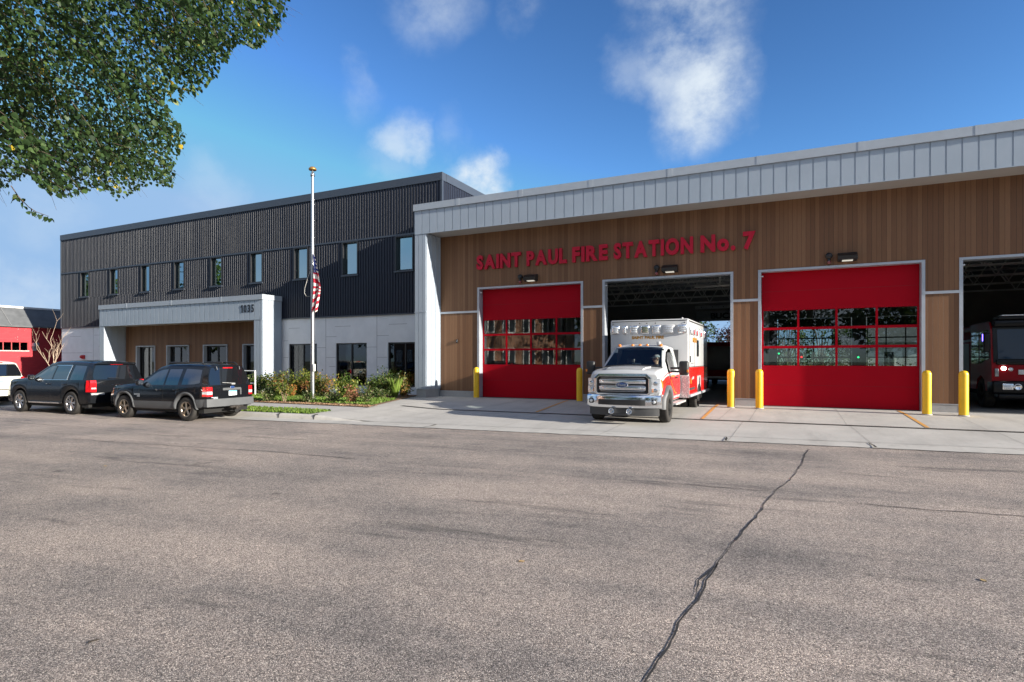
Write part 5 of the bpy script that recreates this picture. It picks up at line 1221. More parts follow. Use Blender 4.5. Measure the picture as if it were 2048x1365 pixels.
g = MB(); P = [(-.07, -.06, 5.45), (-.16, -.12, 5.1), (-.28, -.15, 4.72), (-.30, -.16, 4.5), (-.20, -.14, 4.36), (-.07, -.09, 4.36)]; g.tube(P, .007, 6); g.obj('rope_loop', _cache['rope'], fp, world=False)
g = MB(); g.bbox(.07, .17, -.10, .0, 1.22, 1.52, .012); g.obj('cleat_box', mat('white_box', (.62, .62, .60), .5), fp, world=False)
def flagmat():
    m, nt, out = _nt('flag_cloth')
    at = nt.nodes.new('ShaderNodeAttribute'); at.attribute_name = 'cloth'; s = nt.nodes.new('ShaderNodeSeparateXYZ'); lk(nt, at.outputs['Vector'], s.inputs[0]); u, v = s.outputs['X'], s.outputs['Y']
    st = math_(nt, 'LESS_THAN', math_(nt, 'MODULO', math_(nt, 'MULTIPLY', v, 13.), 2.), 1.)
    c = mixc(nt, st, (.82, .80, .78), (.58, .02, .05))
    can = math_(nt, 'MULTIPLY', math_(nt, 'LESS_THAN', u, .4), math_(nt, 'LESS_THAN', v, 7 / 13.))
    cu = math_(nt, 'SUBTRACT', math_(nt, 'FRACT', math_(nt, 'DIVIDE', u, .4 / 6)), .5); cv = math_(nt, 'SUBTRACT', math_(nt, 'FRACT', math_(nt, 'DIVIDE', v, 7 / 13 / 5)), .5)
    star = math_(nt, 'LESS_THAN', math_(nt, 'ADD', math_(nt, 'MULTIPLY', cu, cu), math_(nt, 'MULTIPLY', cv, cv)), .075)
    c = mixc(nt, can, c, mixc(nt, star, (.05, .07, .26), (.82, .80, .78)))
    p = prin(nt, out, c, .8); tl = nt.nodes.new('ShaderNodeBsdfTranslucent'); lk(nt, c, tl.inputs[0]); mx = nt.nodes.new('ShaderNodeMixShader'); mx.inputs[0].default_value = .3; lk(nt, p.outputs[0], mx.inputs[1]); lk(nt, tl.outputs[0], mx.inputs[2]); lk(nt, mx.outputs[0], out.inputs[0]); return m
# limp flag: hanging beside the pole in soft pleats, the fly end fallen
NU, NV = 70, 40; V_ = []; UV = []
for i in range(NU + 1):
    t = i / NU; top = 6.12; z0 = top - 2.42 * t
    wid = .06 + .40 * min(1, t / .5) ** .8 if t < .55 else .46 - .16 * ((t - .55) / .45)
    lean = .0 if t < .5 else -.06 * (t - .5) / .5
    for j in range(NV + 1):
        s_ = j / NV
        amp = .07 * min(1, t * 2.5 + .1)
        x = .10 + lean + wid * s_ + .02 * math.sin(s_ * 13 + t * 4)
        y = -.09 + amp * math.sin(s_ * 10.5 + t * 2.2) + .35 * amp * math.sin(s_ * 23 - t * 3)
        z = z0 - .20 * s_ * min(1, t * 1.6) + (.22 * s_ * (t - .6) / .4 if t > .6 else 0) + .05 * math.sin(s_ * 10.5 + t * 2.2) * t
        V_.append((x, y, z))
        if t < .31: UV.append((.02 + .36 * s_, .01 + .52 * t / .31, 0))
        else: UV.append((.7, (.54 + (t - .31) * (1.05) + (.30 * s_ * min(1, max(0, (t - .5) / .12)) - .06 * s_)), 0))
F_ = [(i * (NV + 1) + j, i * (NV + 1) + j + 1, (i + 1) * (NV + 1) + j + 1, (i + 1) * (NV + 1) + j) for i in range(NU) for j in range(NV)]
me = bpy.data.meshes.new('flag'); me.from_pydata(V_, [], F_); a_ = me.attributes.new('cloth', 'FLOAT_VECTOR', 'POINT'); a_.data.foreach_set('vector', [c for q in UV for c in q]); me.materials.append(flagmat())
for p in me.polygons: p.use_smooth = True
fl = bpy.data.objects.new('flag', me); COL.objects.link(fl); fl.location = (FPX, FPY, 0); tag(fl, 'limp flag with red and white stripes and white stars on blue, hanging on the pole', 'flag')
sm_ = fl.modifiers.new('t', 'SOLIDIFY'); sm_.thickness = .004
# white metal frame beside the portico, behind the SUV
o = empty('railing', (-22.6, 19.2, 0), 0, 'white square metal frame standing by the entrance behind the grey-clad SUV', 'railing')
g = MB(); g.tube([(-1.5, 0, 0), (-1.5, 0, 1.18), (0, 0, 1.18), (0, 0, 0)], .035, 8, smooth=False); g.obj('frame', mat('rail_white', (.7, .7, .7), .4), o, world=False)
g = MB(); g.tube([(-1.5, 0, .6), (0, 0, .6)], .025, 8); g.obj('rail', _cache['rail_white'], o, world=False)

# ------------------------------------------------------------------ red brick building on the left
def brick(name, c1, c2, mortar, sc=1., paintc=None):
    m, nt, out = _nt(name); co = coords(nt, 'pos'); s = nt.nodes.new('ShaderNodeSeparateXYZ'); lk(nt, co, s.inputs[0])
    cb = nt.nodes.new('ShaderNodeCombineXYZ'); lk(nt, math_(nt, 'ADD', s.outputs['X'], s.outputs['Y']), cb.inputs[0]); lk(nt, s.outputs['Z'], cb.inputs[1])
    b = nt.nodes.new('ShaderNodeTexBrick'); b.inputs['Scale'].default_value = 1; b.inputs['Brick Width'].default_value = .30 * sc; b.inputs['Row Height'].default_value = .115 * sc; b.inputs['Mortar Size'].default_value = .012; lk(nt, cb.outputs[0], b.inputs['Vector'])
    b.inputs['Color1'].default_value = (*c1, 1); b.inputs['Color2'].default_value = (*c2, 1); b.inputs['Mortar'].default_value = (*mortar, 1)
    c = b.outputs['Color']
    if paintc:
        n = noise(nt, co, 2.2, 5, .7); f = ramp(nt, n, [(.66, (0, 0, 0)), (.69, (1, 1, 1))]); c = mixc(nt, f, c, paintc)
    prin(nt, out, c, .75, bump=(b.outputs['Fac'], -.3, .01)); return m
RB = brick('red_painted_brick', (.42, .030, .040), (.36, .022, .032), (.30, .02, .03), 1., (.62, .50, .46))
SHG = mat('shingle_grey', (.10, .105, .11), .85, var=.2, vscale=2., kind='pos', bump=.2, bscale=20)
rb = empty('brick_building', (-52, 24, 0), 0, 'red painted brick building with a sloped grey roof at the far left', 'building')
XR = -51.9
g = MB(); wins = [(21.0, 23.55), (30, 32.4)]
e = [20.3] + [v for q in wins for v in q] + [62]
for i in range(0, len(e), 2): g.box(XR - 9, XR, e[i], e[i + 1], -.3, 4.15)
for a, b in wins: g.box(XR - 9, XR, a, b, -.3, 2.42); g.box(XR - 9, XR, a, b, 3.02, 4.15)
g.obj('wall', RB, rb)
for a, b in wins:
    g = MB(); n_ = 5; cw = (b - a) / n_
    for k in range(n_ + 1): g.box(XR - .12, XR - .04, a + k * cw - .025, a + k * cw + .025, 2.42, 3.02)
    f = g.obj('window', mat('window_red', (.38, .05, .05), .5), rb)
    for k in range(n_):
        q = MB(); q.box(XR - .10, XR - .09, a + k * cw + .025, a + (k + 1) * cw - .025, 2.42, 3.02); q.obj('pane', WGL, f)
    q = MB(); q.box(XR - .04, XR + .05, a - .05, b + .05, 2.34, 2.415); q.obj('sill', mat('sill_grey', (.42, .38, .36), .7), f)
    q = MB(); q.box(XR - 1.2, XR - 1.1, a, b, 2.42, 3.02); q.obj('blind', INW, f)
g = MB(); g.prism([(XR + .25, 4.12), (XR + .25, 4.25), (XR - 1.6, 5.72), (XR - 3.2, 5.72), (XR - 9, 4.9), (XR - 9, 4.12)], 'y', 20.2, 62); g.obj('roof', SHG, rb) if False else None
def prism_xz(g, poly, y0, y1):
    n = len(poly); vs = [(x, y0, z) for x, z in poly] + [(x, y1, z) for x, z in poly]
    g.add(vs, [(i, (i + 1) % n, n + (i + 1) % n, n + i) for i in range(n)] + [tuple(range(n - 1, -1, -1)), tuple(range(n, 2 * n))])
g = MB(); prism_xz(g, [(XR + .22, 4.15), (XR + .22, 4.24), (XR - 1.5, 5.70), (XR - 8.9, 5.70), (XR - 8.9, 4.15)], 20.2, 62); rf = g.obj('roof', SHG, rb)
g = MB(); prism_xz(g, [(XR - 1.42, 5.66), (XR - 1.42, 5.80), (XR - 1.75, 5.80), (XR - 1.75, 5.66)], 20.2, 62); g.obj('ridge_cap', mat('cap_white', (.62, .62, .60), .5), rf)
for y in (22.4, 27, 33):
    g = MB(); g.add([(XR + .23, y - .02, 4.25), (XR + .23, y + .02, 4.25), (XR - 1.44, y + .02, 5.70), (XR - 1.44, y - .02, 5.70)], [(0, 1, 2, 3)]); P_ = g.obj('roof_seam', mat('seam_grey', (.2, .2, .2), .6), rf); P_.location.x += .01; P_.location.z += .012
g = MB(); g.bbox(XR, XR + .35, 23.75, 24.1, 2.72, 3.0, .03); g.bbox(XR, XR + .08, 23.8, 24.05, 2.4, 2.72, .02); g.obj('wall_light', STEEL, rb)
# ------------------------------------------------------------------ brick block behind the camera, seen in the door glass
OB = brick('orange_brick', (.40, .17, .08), (.32, .12, .055), (.33, .27, .22), 1.)
bb = empty('apartment_block', (-31, -9, 0), R(28), 'three-storey orange brick block with white windows across the street', 'building')
WW = mat('white_trim', (.72, .72, .70), .5); TP = car_glass('apartment_glass', (.02, .025, .03))
g = MB(); g.box(-9, 9, -6, 6, -.3, 10.5); g.obj('wall', OB, bb, world=False)
g = MB(); g.box(-9.2, 9.2, -6.2, 6.2, 10.5, 10.9); g.obj('cornice', WW, bb, world=False)
for fl_ in range(3):
    z0 = 1.1 + fl_ * 3.2
    for k in range(5):
        y = -4.8 + 2.4 * k; g = MB(); g.box(9.0, 9.08, y - .75, y + .75, z0 - .1, z0 + 1.75); f = g.obj('window', WW, bb, world=False)
        for s_ in (-.36, .36): g = MB(); g.box(9.08, 9.09, y + s_ - .28, y + s_ + .28, z0 + .05, z0 + 1.6); g.obj('pane', TP, f, world=False)
    for k in range(7):
        x = -7.5 + 2.5 * k; g = MB(); g.box(x - .7, x + .7, 6.0, 6.08, z0 - .1, z0 + 1.75); f = g.obj('window', WW, bb, world=False)
        for s_ in (-.34, .34): g = MB(); g.box(x + s_ - .26, x + s_ + .26, 6.08, 6.09, z0 + .05, z0 + 1.6); g.obj('pane', TP, f, world=False)
g = MB(); g.box(-1.1, 1.1, 6, 6.5, 0, 3.0); g.obj('porch', WW, bb, world=False)
# white house beyond the rear doors
wh_ = empty('house', (9.5, 72, 0), 0, 'white gabled house beyond the far doors', 'house')
g = MB(); g.box(-5, 5, -4, 4, -.3, 3.6); g.prism([(-4, 3.6), (4, 3.6), (0, 6.4)], 'x', -5, 5); g.obj('wall', mat('house_white', (.66, .67, .68), .7, var=.04), wh_, world=False)
g = MB(); P = [[(x, -4.5, 3.35), (x, 0, 6.55)] for x in (-5.4, 5.4)]; g.slab(P, (0, 0, .12)); P = [[(x, 4.5, 3.35), (x, 0, 6.55)] for x in (-5.4, 5.4)]; g.slab(P, (0, 0, .12)); g.obj('roof', SHG, wh_, world=False)
for x in (-3.2, -.9, 2.4):
    g = MB(); g.box(x - .5, x + .5, -4.05, -3.99, 1.0, 2.6); f = g.obj('window', WW, wh_, world=False); g = MB(); g.box(x - .4, x + .4, -4.06, -4.051, 1.1, 2.5); g.obj('pane', TP, f, world=False)

pl_ = empty('power_line', (-100, 90, 0), 0, 'thin overhead power wires in the sky above the red brick building', 'power line')
for k, (z, y) in enumerate(((13.2, 0), (12.3, .6), (11.2, 0), (10.4, .6))):
    g = MB(); g.tube([(-70 + 14 * i, y, z - .9 + .9 * ((i - 5) / 5) ** 2) for i in range(11)], .03, 4); g.obj('wire', LB, pl_, world=False)
for x in (-70, 70):
    g = MB(); g.tube([(x, 0, -.4), (x, 0, 14)], [.16, .1], 8); g.box(x - .1, x + .1, -.9, .9, 12.6, 12.75); g.obj('pole', mat('pole_wood', (.12, .09, .06), .9), pl_, world=False)
# ------------------------------------------------------------------ vegetation
def leafmat(name, stops, trans=.35, rough=.5):
    m, nt, out = _nt(name)
    at = nt.nodes.new('ShaderNodeAttribute'); at.attribute_name = 'tint'
    c = ramp(nt, at.outputs['Fac'], stops)
    p = prin(nt, out, c, rough, 0, .35); tl = nt.nodes.new('ShaderNodeBsdfTranslucent'); lk(nt, mixc(nt, 1., c, (1.05, 1.25, .5), 'MULTIPLY'), tl.inputs[0])
    mx = nt.nodes.new('ShaderNodeMixShader'); mx.inputs[0].default_value = trans; lk(nt, p.outputs[0], mx.inputs[1]); lk(nt, tl.outputs[0], mx.inputs[2]); lk(nt, mx.outputs[0], out.inputs[0]); return m
GREEN = leafmat('linden_leaf', [(0, (.014, .030, .010)), (.5, (.030, .062, .018)), (.82, (.070, .118, .034)), (.95, (.15, .19, .06)), (.97, (.42, .32, .03)), (1., (.50, .36, .04))])
FAR = leafmat('tree_leaf', [(0, (.025, .045, .014)), (.5, (.050, .085, .022)), (1., (.11, .15, .035))])
PURP = leafmat('purple_leaf', [(0, (.025, .012, .016)), (.6, (.055, .022, .03)), (1., (.10, .04, .04))])
SHY = leafmat('shrub_yellow', [(0, (.045, .085, .018)), (.5, (.10, .155, .03)), (.85, (.24, .26, .05)), (1., (.40, .30, .06))])
SHR = leafmat('shrub_red', [(0, (.045, .075, .018)), (.45, (.13, .15, .03)), (.68, (.26, .16, .045)), (.85, (.30, .07, .05)), (1., (.34, .26, .06))])
SHG_ = leafmat('shrub_green', [(0, (.022, .042, .014)), (.5, (.05, .085, .022)), (.9, (.13, .16, .04)), (1., (.36, .34, .22))])
SHO = leafmat('shrub_orange', [(0, (.34, .13, .03)), (.5, (.46, .20, .05)), (1., (.44, .30, .10))])
SHP = leafmat('shrub_pink', [(0, (.10, .11, .03)), (.4, (.36, .15, .09)), (1., (.48, .22, .13))])
GRS = leafmat('grass_blade', [(0, (.065, .115, .018)), (.5, (.125, .20, .028)), (.9, (.20, .28, .05)), (1., (.34, .30, .10))], .3, .6)
BARK = mat('bark', (.085, .065, .048), .9, var=.3, vscale=9, bump=.5, bscale=30)
PALE = mat('pale_bark', (.40, .30, .22), .8, var=.2, vscale=9)
LEAFS = np.array([(0, 0, 0), (.30, .38, .06), (.46, .10, .10), (.30, -.0, .0), (.46, -.10, .10), (.30, -.38, .06), (1., 0, -.10), (.62, .33, .03), (.62, -.33, .03)])
LV = np.array([(0, 0, 0), (.18, .40, .07), (.62, .34, .02), (1.0, 0, -.12), (.62, -.34, .02), (.18, -.40, .07)])   # heart leaf, midrib 0-3
LF = [(0, 3, 2, 1), (0, 5, 4, 3)]
LV2 = np.array([(0, 0, 0), (.5, .30, .03), (1., 0, -.05), (.5, -.30, .03)]); LF2 = [(0, 2, 1), (0, 3, 2)]
def leaves(name, pos, dirs, sizes, tint, material, parent=None, full=True, nrm=None, seed=0):
    """one mesh of many leaves; pos (n,3), dirs (n,3) leaf axis"""
    r = np.random.default_rng(seed); n = len(pos); base = LV if full else LV2; F = LF if full else LF2
    d = dirs / (np.linalg.norm(dirs, axis=1, keepdims=True) + 1e-9)
    up = r.normal(0, .55, (n, 3)) + np.array([0, 0, 1.0]) if nrm is None else nrm
    s = np.cross(up, d); s /= (np.linalg.norm(s, axis=1, keepdims=True) + 1e-9); u = np.cross(d, s)
    V = pos[:, None, :] + sizes[:, None, None] * (base[None, :, 0:1] * d[:, None, :] + base[None, :, 1:2] * s[:, None, :] + base[None, :, 2:3] * u[:, None, :])
    k = len(base); V = V.reshape(-1, 3); m = len(F[0]); fi = np.array(F)
    idx = (np.arange(n)[:, None, None] * k + fi[None]).reshape(-1)
    me = bpy.data.meshes.new(name); nf = n * len(F)
    me.vertices.add(len(V)); me.vertices.foreach_set('co', V.astype(np.float32).ravel())
    me.loops.add(len(idx)); me.loops.foreach_set('vertex_index', idx.astype(np.int32))
    me.polygons.add(nf); me.polygons.foreach_set('loop_start', (np.arange(nf) * m).astype(np.int32))
    me.update(calc_edges=True)
    at = me.attributes.new('tint', 'FLOAT', 'FACE'); at.data.foreach_set('value', np.repeat(tint, len(F)).astype(np.float32))
    me.materials.append(material); o = bpy.data.objects.new(name, me); COL.objects.link(o)
    if parent is not None: o.parent = parent
    return o
def proj(p):
    th = math.atan(561 / 1161); C_, S_ = math.cos(th), math.sin(th)
    d = p[1] * C_ - p[0] * S_; r_ = p[0] * C_ + p[1] * S_
    if d < .3: return None
    return 1024 + 1161 * r_ / d, 721 - 1161 * (p[2] - 1.68) / d, d
def inpoly(x, y, poly):
    c_ = False; n = len(poly)
    for i in range(n):
        (x1, y1), (x2, y2) = poly[i], poly[i - 1]
        if (y1 > y) != (y2 > y) and x < (x2 - x1) * (y - y1) / (y2 - y1) + x1: c_ = not c_
    return c_
# --- big street tree on the near side, trunk left of the frame
TX, TY = -12.6, -1.3
big = empty('street_tree', (TX, TY, -.1), 0, 'large leafy tree with green and a few yellow leaves reaching in from the upper left', 'tree')
SHAPE = [(-900, -900), (560, -900), (575, 10), (560, 55), (515, 95), (470, 85), (430, 150), (395, 185), (350, 205), (320, 195), (345, 225), (372, 270), (350, 320), (345, 375), (300, 365), (235, 400), (190, 375), (130, 395), (85, 380), (55, 345), (20, 365), (-10, 385), (-900, 500)]
from mathutils import noise as mnoise
r7 = random.Random(11); cen = Vector((-11.2, 1.4, 8.6)); rad = Vector((7.2, 8.6, 5.8))
sprays = []; tries = 0
nv_ = 0
while nv_ < 560 and tries < 400000:
    tries += 1
    q = Vector((r7.uniform(-1, 1), r7.uniform(-1, 1), r7.uniform(-1, 1)))
    if q.length > 1: continue
    p = Vector((cen.x + q.x * rad.x, cen.y + q.y * rad.y, cen.z + q.z * rad.z))
    if p.z < 3.1: continue
    if mnoise.noise(p * .62) < .02 + .08 * r7.random(): continue
    pr = proj(p); vis = False
    if pr:
        x, y, d = pr
        if d < 6.2 and x > -500: continue
        if x > -60 and y > -60 and x < 2100:
            if not inpoly(x, y, SHAPE): continue
            vis = True
        elif x > -500 and y > -600 and x < 2400:
            if not inpoly(x, y, SHAPE): continue
            if r7.random() < .55: continue
        elif r7.random() < .9: continue
    elif r7.random() < .9: continue
    sprays.append((p, vis)); nv_ += vis
hub_ = Vector((TX, TY, 4.6)); pos = []; dr_ = []; sz = []; tn = []; tw = MB(); nvis = 0
for p, vis in sprays:
    nvis += vis
    out_ = (p - Vector((TX, TY, 7.0))).normalized(); axis = (out_ * .8 + Vector((r7.uniform(-.4, .4), r7.uniform(-.4, .4), r7.uniform(-.75, -.1)))).normalized()
    L = r7.uniform(.5, .95); st = p - axis * L * .5; nl = r7.randint(46, 64) if vis else 16
    yel = r7.random() < .006 or (p - Vector((-6.9, 5.2, 5.4))).length < .5
    mid = st + axis * L * .5 + Vector((0, 0, .05)); tw.tube([st, mid, st + axis * L * .85], [.005, .003, .0015], 3, cap=False)
    side0 = axis.cross(Vector((0, 0, 1))).normalized()
    for k in range(nl):
        t = (k + r7.random()) / nl; b = st + axis * L * t + side0 * r7.gauss(0, .16) + Vector((r7.gauss(0, .06), r7.gauss(0, .06), r7.gauss(-.03, .14)))
        sd = side0 * (1 if k % 2 else -1); dd = axis * r7.uniform(.3, .9) + sd * r7.uniform(.3, 1.) + Vector((0, 0, r7.uniform(-1.0, .1)))
        pr = proj(b)
        if pr and pr[0] > -30 and pr[1] > -30 and not inpoly(pr[0], pr[1], SHAPE) and r7.random() < 1.1: continue
        pos.append(b[:]); dr_.append(dd[:]); sz.append(r7.uniform(.045, .085) * (1 if vis else 2.0)); tn.append(min(1, max(0, r7.gauss(.95, .05) if yel and r7.random() < .7 else (r7.gauss(.42, .2) if r7.random() < .94 else r7.uniform(.75, .90)))))
off_ = np.array([TX, TY, -.1])
leaves('crown', np.array(pos) - off_, np.array(dr_), np.array(sz), np.array(tn), GREEN, big, True, seed=3)
g = MB(); g.tube([(TX, TY, -.2), (TX + .05, TY, .6), (TX + .1, TY + .05, 2.4), (TX + .15, TY + .1, 4.4)], [.42, .33, .28, .25], 14)
limbs = []
for k in range(16):
    a = k * 2.399; e = Vector((cen.x + math.cos(a) * rad.x * .75 * r7.uniform(.6, 1), cen.y + math.sin(a) * rad.y * .8 * r7.uniform(.6, 1), cen.z + r7.uniform(-2.2, 3.6)))
    s0 = Vector((TX + .13, TY + .1, r7.uniform(3.0, 4.4))); m1 = s0.lerp(e, .4) + Vector((0, 0, .9)); m2 = s0.lerp(e, .75) + Vector((0, 0, .5))
    bad = False
    for q in (m1, m2, e, m1.lerp(m2, .5), m2.lerp(e, .5)):
        pr = proj(q)
        if pr and pr[0] > -20 and pr[1] > -20 and not inpoly(pr[0], pr[1] + 40, SHAPE): bad = True
    if bad: continue
    g.tube([s0, m1, m2, e], [.14, .09, .055, .02], 8); limbs += [m1, m2, e, m1.lerp(m2, .5), m2.lerp(e, .5)]
for p, vis in sprays:
    if vis and limbs:
        nb = min(limbs, key=lambda q: (q - p).length)
        if (nb - p).length < 3.2:
            mm = nb.lerp(p, .5) + Vector((0, 0, .15)); pr = proj(mm)
            if pr and not inpoly(pr[0], pr[1], SHAPE): continue
            if r7.random() < .07: g.tube([nb, mm, p], [.012, .007, .004], 4, cap=False)
g.obj('trunk', BARK, big); tw.obj('twig', mat('twig_brown', (.10, .07, .05), .8), big)
# hanging twig
g = MB(); P = []
for (u, v, d) in ((22, 372, 7.0), (38, 395, 7.0), (58, 415, 7.0), (72, 424, 7.0), (98, 433, 7.0)):
    th = math.atan(561 / 1161); r_ = (u - 1024) / 1161 * d; P.append((r_ * math.cos(th) - d * math.sin(th), r_ * math.sin(th) + d * math.cos(th), 1.68 + (721 - v) * d / 1161))
g.tube(P, [.007, .006, .005, .004, .002], 4, cap=False); g.obj('twig', _cache['twig_brown'], big)
hp = []; hd_ = []
for k in range(26):
    a = Vector(P[k % 5]).lerp(Vector(P[(k + 1) % 5] if k % 5 < 4 else P[4]), r7.random()); hp.append((a + Vector((r7.gauss(0, .03), r7.gauss(0, .03), -.02)))[:]); hd_.append((r7.uniform(-1, 1), r7.uniform(-1, 1), -1.))
leaves('foliage', np.array(hp) - off_, np.array(hd_), np.full(26, .065), np.array([r7.gauss(.4, .2) for _ in range(26)]), GREEN, big, True, seed=5)

def tree(x, y, h, rw, label, material=FAR, n=1500, ls=.34, seed=1, trunk_h=.28, group=None, z0=-.3):
    r = np.random.default_rng(seed); rr = random.Random(seed)
    root = empty('tree', (x, y, z0), 0, label, 'tree', group)
    g = MB(); th = h * trunk_h; g.tube([(0, 0, 0), (0, 0, th), (.1, 0, h * .7)], [h * .022, h * .017, h * .006], 8)
    clumps = []
    for k in range(22):
        a = rr.uniform(0, 6.28); t = rr.uniform(0, 1); z = th + (h - th) * t; w_ = rw * math.sin(math.pi * min(1, .22 + t * .74)) ** .7 * rr.uniform(.35, .95)
        c_ = Vector((math.cos(a) * w_, math.sin(a) * w_, z)); clumps.append((c_, rr.uniform(.16, .34) * rw))
        g.tube([(0, 0, th * rr.uniform(.8, 1.2)), (c_.x * .5, c_.y * .5, z * .8), tuple(c_)], [h * .008, h * .005, h * .002], 5, cap=False)
    g.obj('trunk', BARK, root, world=False)
    per_ = n // len(clumps); pos = []; dd = []
    for c_, cr in clumps:
        v = r.normal(0, 1, (per_, 3)); v /= np.linalg.norm(v, axis=1, keepdims=True); v *= (r.random((per_, 1)) ** .4) * cr * 1.5; v[:, 2] *= .75
        pos.append(v + np.array(c_)); dd.append(v + r.normal(0, .5, (per_, 3)))
    pos = np.concatenate(pos); dd = np.concatenate(dd)
    leaves('crown', pos, dd, r.uniform(.6, 1.3, len(pos)) * ls, np.clip(r.normal(.45, .25, len(pos)), 0, 1), material, root, False, seed=seed)
    return root
gb = 'trees across the street behind the viewer'
for i, (x, y, h, rw_, l) in enumerate(((-66, -2, 14, 5, 'tall tree far up the street beyond the brick block'), (-50, -16, 13, 5, 'tree behind the brick block'), (-16, -10, 11, 4.2, 'broad tree between the brick block and the viewer'), (-5, -17, 12, 5, 'dense tree straight across from the ambulance'), (9, -15, 11, 4.6, 'rounded tree across from the middle red door'), (24, -18, 13, 5, 'tall tree across from the fire engine bay'), (-86, 2, 13, 6, 'farthest tree up the street'), (42, -22, 13, 6, 'farthest tree down the street'), (1.5, -21, 12, 4.6, 'tree in the gap across from the open bay'), (16, -22, 13, 4.8, 'tree across from the pier by the fire engine'), (-11, -22, 12, 4.8, 'tree across from the first red door'))):
    tree(x, y, h, rw_, l, n=2600, ls=.62, seed=20 + i, group=gb)
gr_ = 'trees behind the station seen through the far doors'
for i, (x, y, h, rw_, l, m_) in enumerate(((-9.2, 66, 6.2, 2.6, 'green tree seen through the open far doorway, left of the purple one', FAR), (-6.6, 70, 6.6, 2.4, 'purple-leaved tree seen through the open far doorway', PURP), (-3.2, 65, 5.0, 2.6, 'low green tree right of the purple one beyond the far doorway', FAR), (-.4, 63, 6.5, 2.6, 'green tree seen through the left panes of the middle red door', FAR), (2.6, 66, 7, 2.8, 'pale green tree seen through the middle panes of the red door', FAR), (5.2, 64, 5, 2.0, 'small green tree beside the white house', FAR), (15, 62, 7, 3, 'green tree right of the white house', FAR), (-13, 62, 7, 3, 'green tree behind the first red door', FAR))):
    tree(x, y, h, rw_, l, m_, 1300, .30, 40 + i, .12, gr_)
g = MB(); g.box(-20, 30, 50.4, 60, -.35, -.02); struct(g.obj('rear_drive', CONC))
hg = empty('hedge', (-2, 61.5, -.3), 0, 'low green hedge beyond the rear drive', 'hedge')
r_ = np.random.default_rng(9); n_ = 5000; hp = np.stack([r_.uniform(-18, 22, n_), r_.normal(0, .5, n_), np.abs(r_.normal(.9, .5, n_))], 1); leaves('foliage', hp, r_.normal(0, 1, (n_, 3)), r_.uniform(.15, .32, n_), np.clip(r_.normal(.5, .25, n_), 0, 1), FAR, hg, False, seed=8)
# --- bare small tree by the black SUV
bt = empty('bare_tree', (-41.2, 20., -.02), 0, 'small leafless tree with pale tan branches behind the large black SUV', 'tree')
rb_ = random.Random(5)
def branch(g, p, d, L, r0, depth):
    pts = [p]; q = p.copy(); dd = d.copy()
    for k in range(4): dd = (dd + Vector((rb_.gauss(0, .09), rb_.gauss(0, .09), .10))).normalized(); q = q + dd * L / 4; pts.append(q.copy())
    g.tube(pts, [r0, r0 * .85, r0 * .72, r0 * .6, r0 * .45], 6, cap=depth == 0)
    if depth > 0:
        for k in range(2):
            s_ = pts[rb_.choice((2, 3, 4))]; a = rb_.uniform(0, 6.28); nd_ = (dd + Vector((math.cos(a) * .6, math.sin(a) * .6, rb_.uniform(-.05, .25)))).normalized(); branch(g, s_, nd_, L * rb_.uniform(.45, .7), r0 * .55, depth - 1)
g = MB(); g.tube([(0, 0, 0), (0, 0, .5), (.02, 0, 1.1)], [.06, .05, .045], 8); tr1 = g.obj('trunk', PALE, bt, world=False); g = MB()
for a, tilt, L in ((0.3, .55, 1.7), (2.2, .45, 1.8), (3.6, .75, 1.7), (5.0, .5, 1.5), (1.2, .12, 2.0), (3.1, .28, 1.9)):
    branch(g, Vector((0.01, 0, rb_.uniform(.8, 1.1))), Vector((math.cos(a) * tilt, math.sin(a) * tilt, 1)).normalized(), L, .024, 2)
g.obj('branch', PALE, bt, world=False)
# --- lawn, verge, mulch
SOIL = mat('mulch', (.22, .13, .075), .95, var=.55, vscale=30, kind='pos', bump=.6, bscale=50); TURF = mat('turf', (.085, .125, .028), .95, var=.4, vscale=6, kind='pos')
def rightedge(y): return -13.6 - (y - 16.4) * .375
ys_ = [16.45 + .35 * i for i in range(20)]
g = MB(); g.grid([[(x if x < 0 else 0, y, gz(-20, y) + .02) for x in [-46.9 + (rightedge(y) + 46.9) * t / 20 for t in range(21)]] for y in ys_], smooth=False); struct(g.obj('planting_bed', SOIL))
g = MB(); g.grid([[(x, y, gz(-20, y) + .034) for x in [-46.8 + (rightedge(y) - .12 + 46.8) * t / 20 for t in range(21)]] for y in [17.05 + .3 * i for i in range(11)]], smooth=False); struct(g.obj('lawn', TURF))
vy = lambda x: ye(x) + .92
g = MB(); g.grid([[(x, vy(x) + (15.2 - vy(x)) * t, -.055) for x in [-46 + (31.9 * k / 20) for k in range(21)]] for t in (0, .5, 1)], smooth=False); struct(g.obj('verge', TURF))
r_ = np.random.default_rng(4)
def grass(n, fn, name, hsc):
    P = []
    while len(P) < n:
        q = fn(r_)
        if q is not None: P.append(q)
    P = np.array(P); n = len(P); d = np.stack([r_.normal(0, .35, n), r_.normal(0, .35, n), np.ones(n)], 1)
    o = leaves(name, P, d, r_.uniform(.5, 1.2, n) * hsc, np.clip(r_.normal(.45, .25, n), 0, 1), GRS, None, False, nrm=r_.normal(0, 1, (n, 3)) * np.array([1, 1, .1]), seed=6); tag(o, None, None, None, 'stuff'); return o
def f1(r):
    y = r.uniform(17.05, 20.0); x = r.uniform(-27, rightedge(y) - .12); return (x, y, .03)
def f2(r):
    x = r.uniform(-30, -14.08); y = r.uniform(vy(x), 15.18)
    if math.sin(x * 2.3) + math.sin(y * 5 + x) > 1.35 and r.random() < .7: return None
    return (x, y, -.055)
o = grass(14000, f1, 'grass', .085); o['label'] = 'mown bright green lawn in front of the white wall'; o['category'] = 'grass'
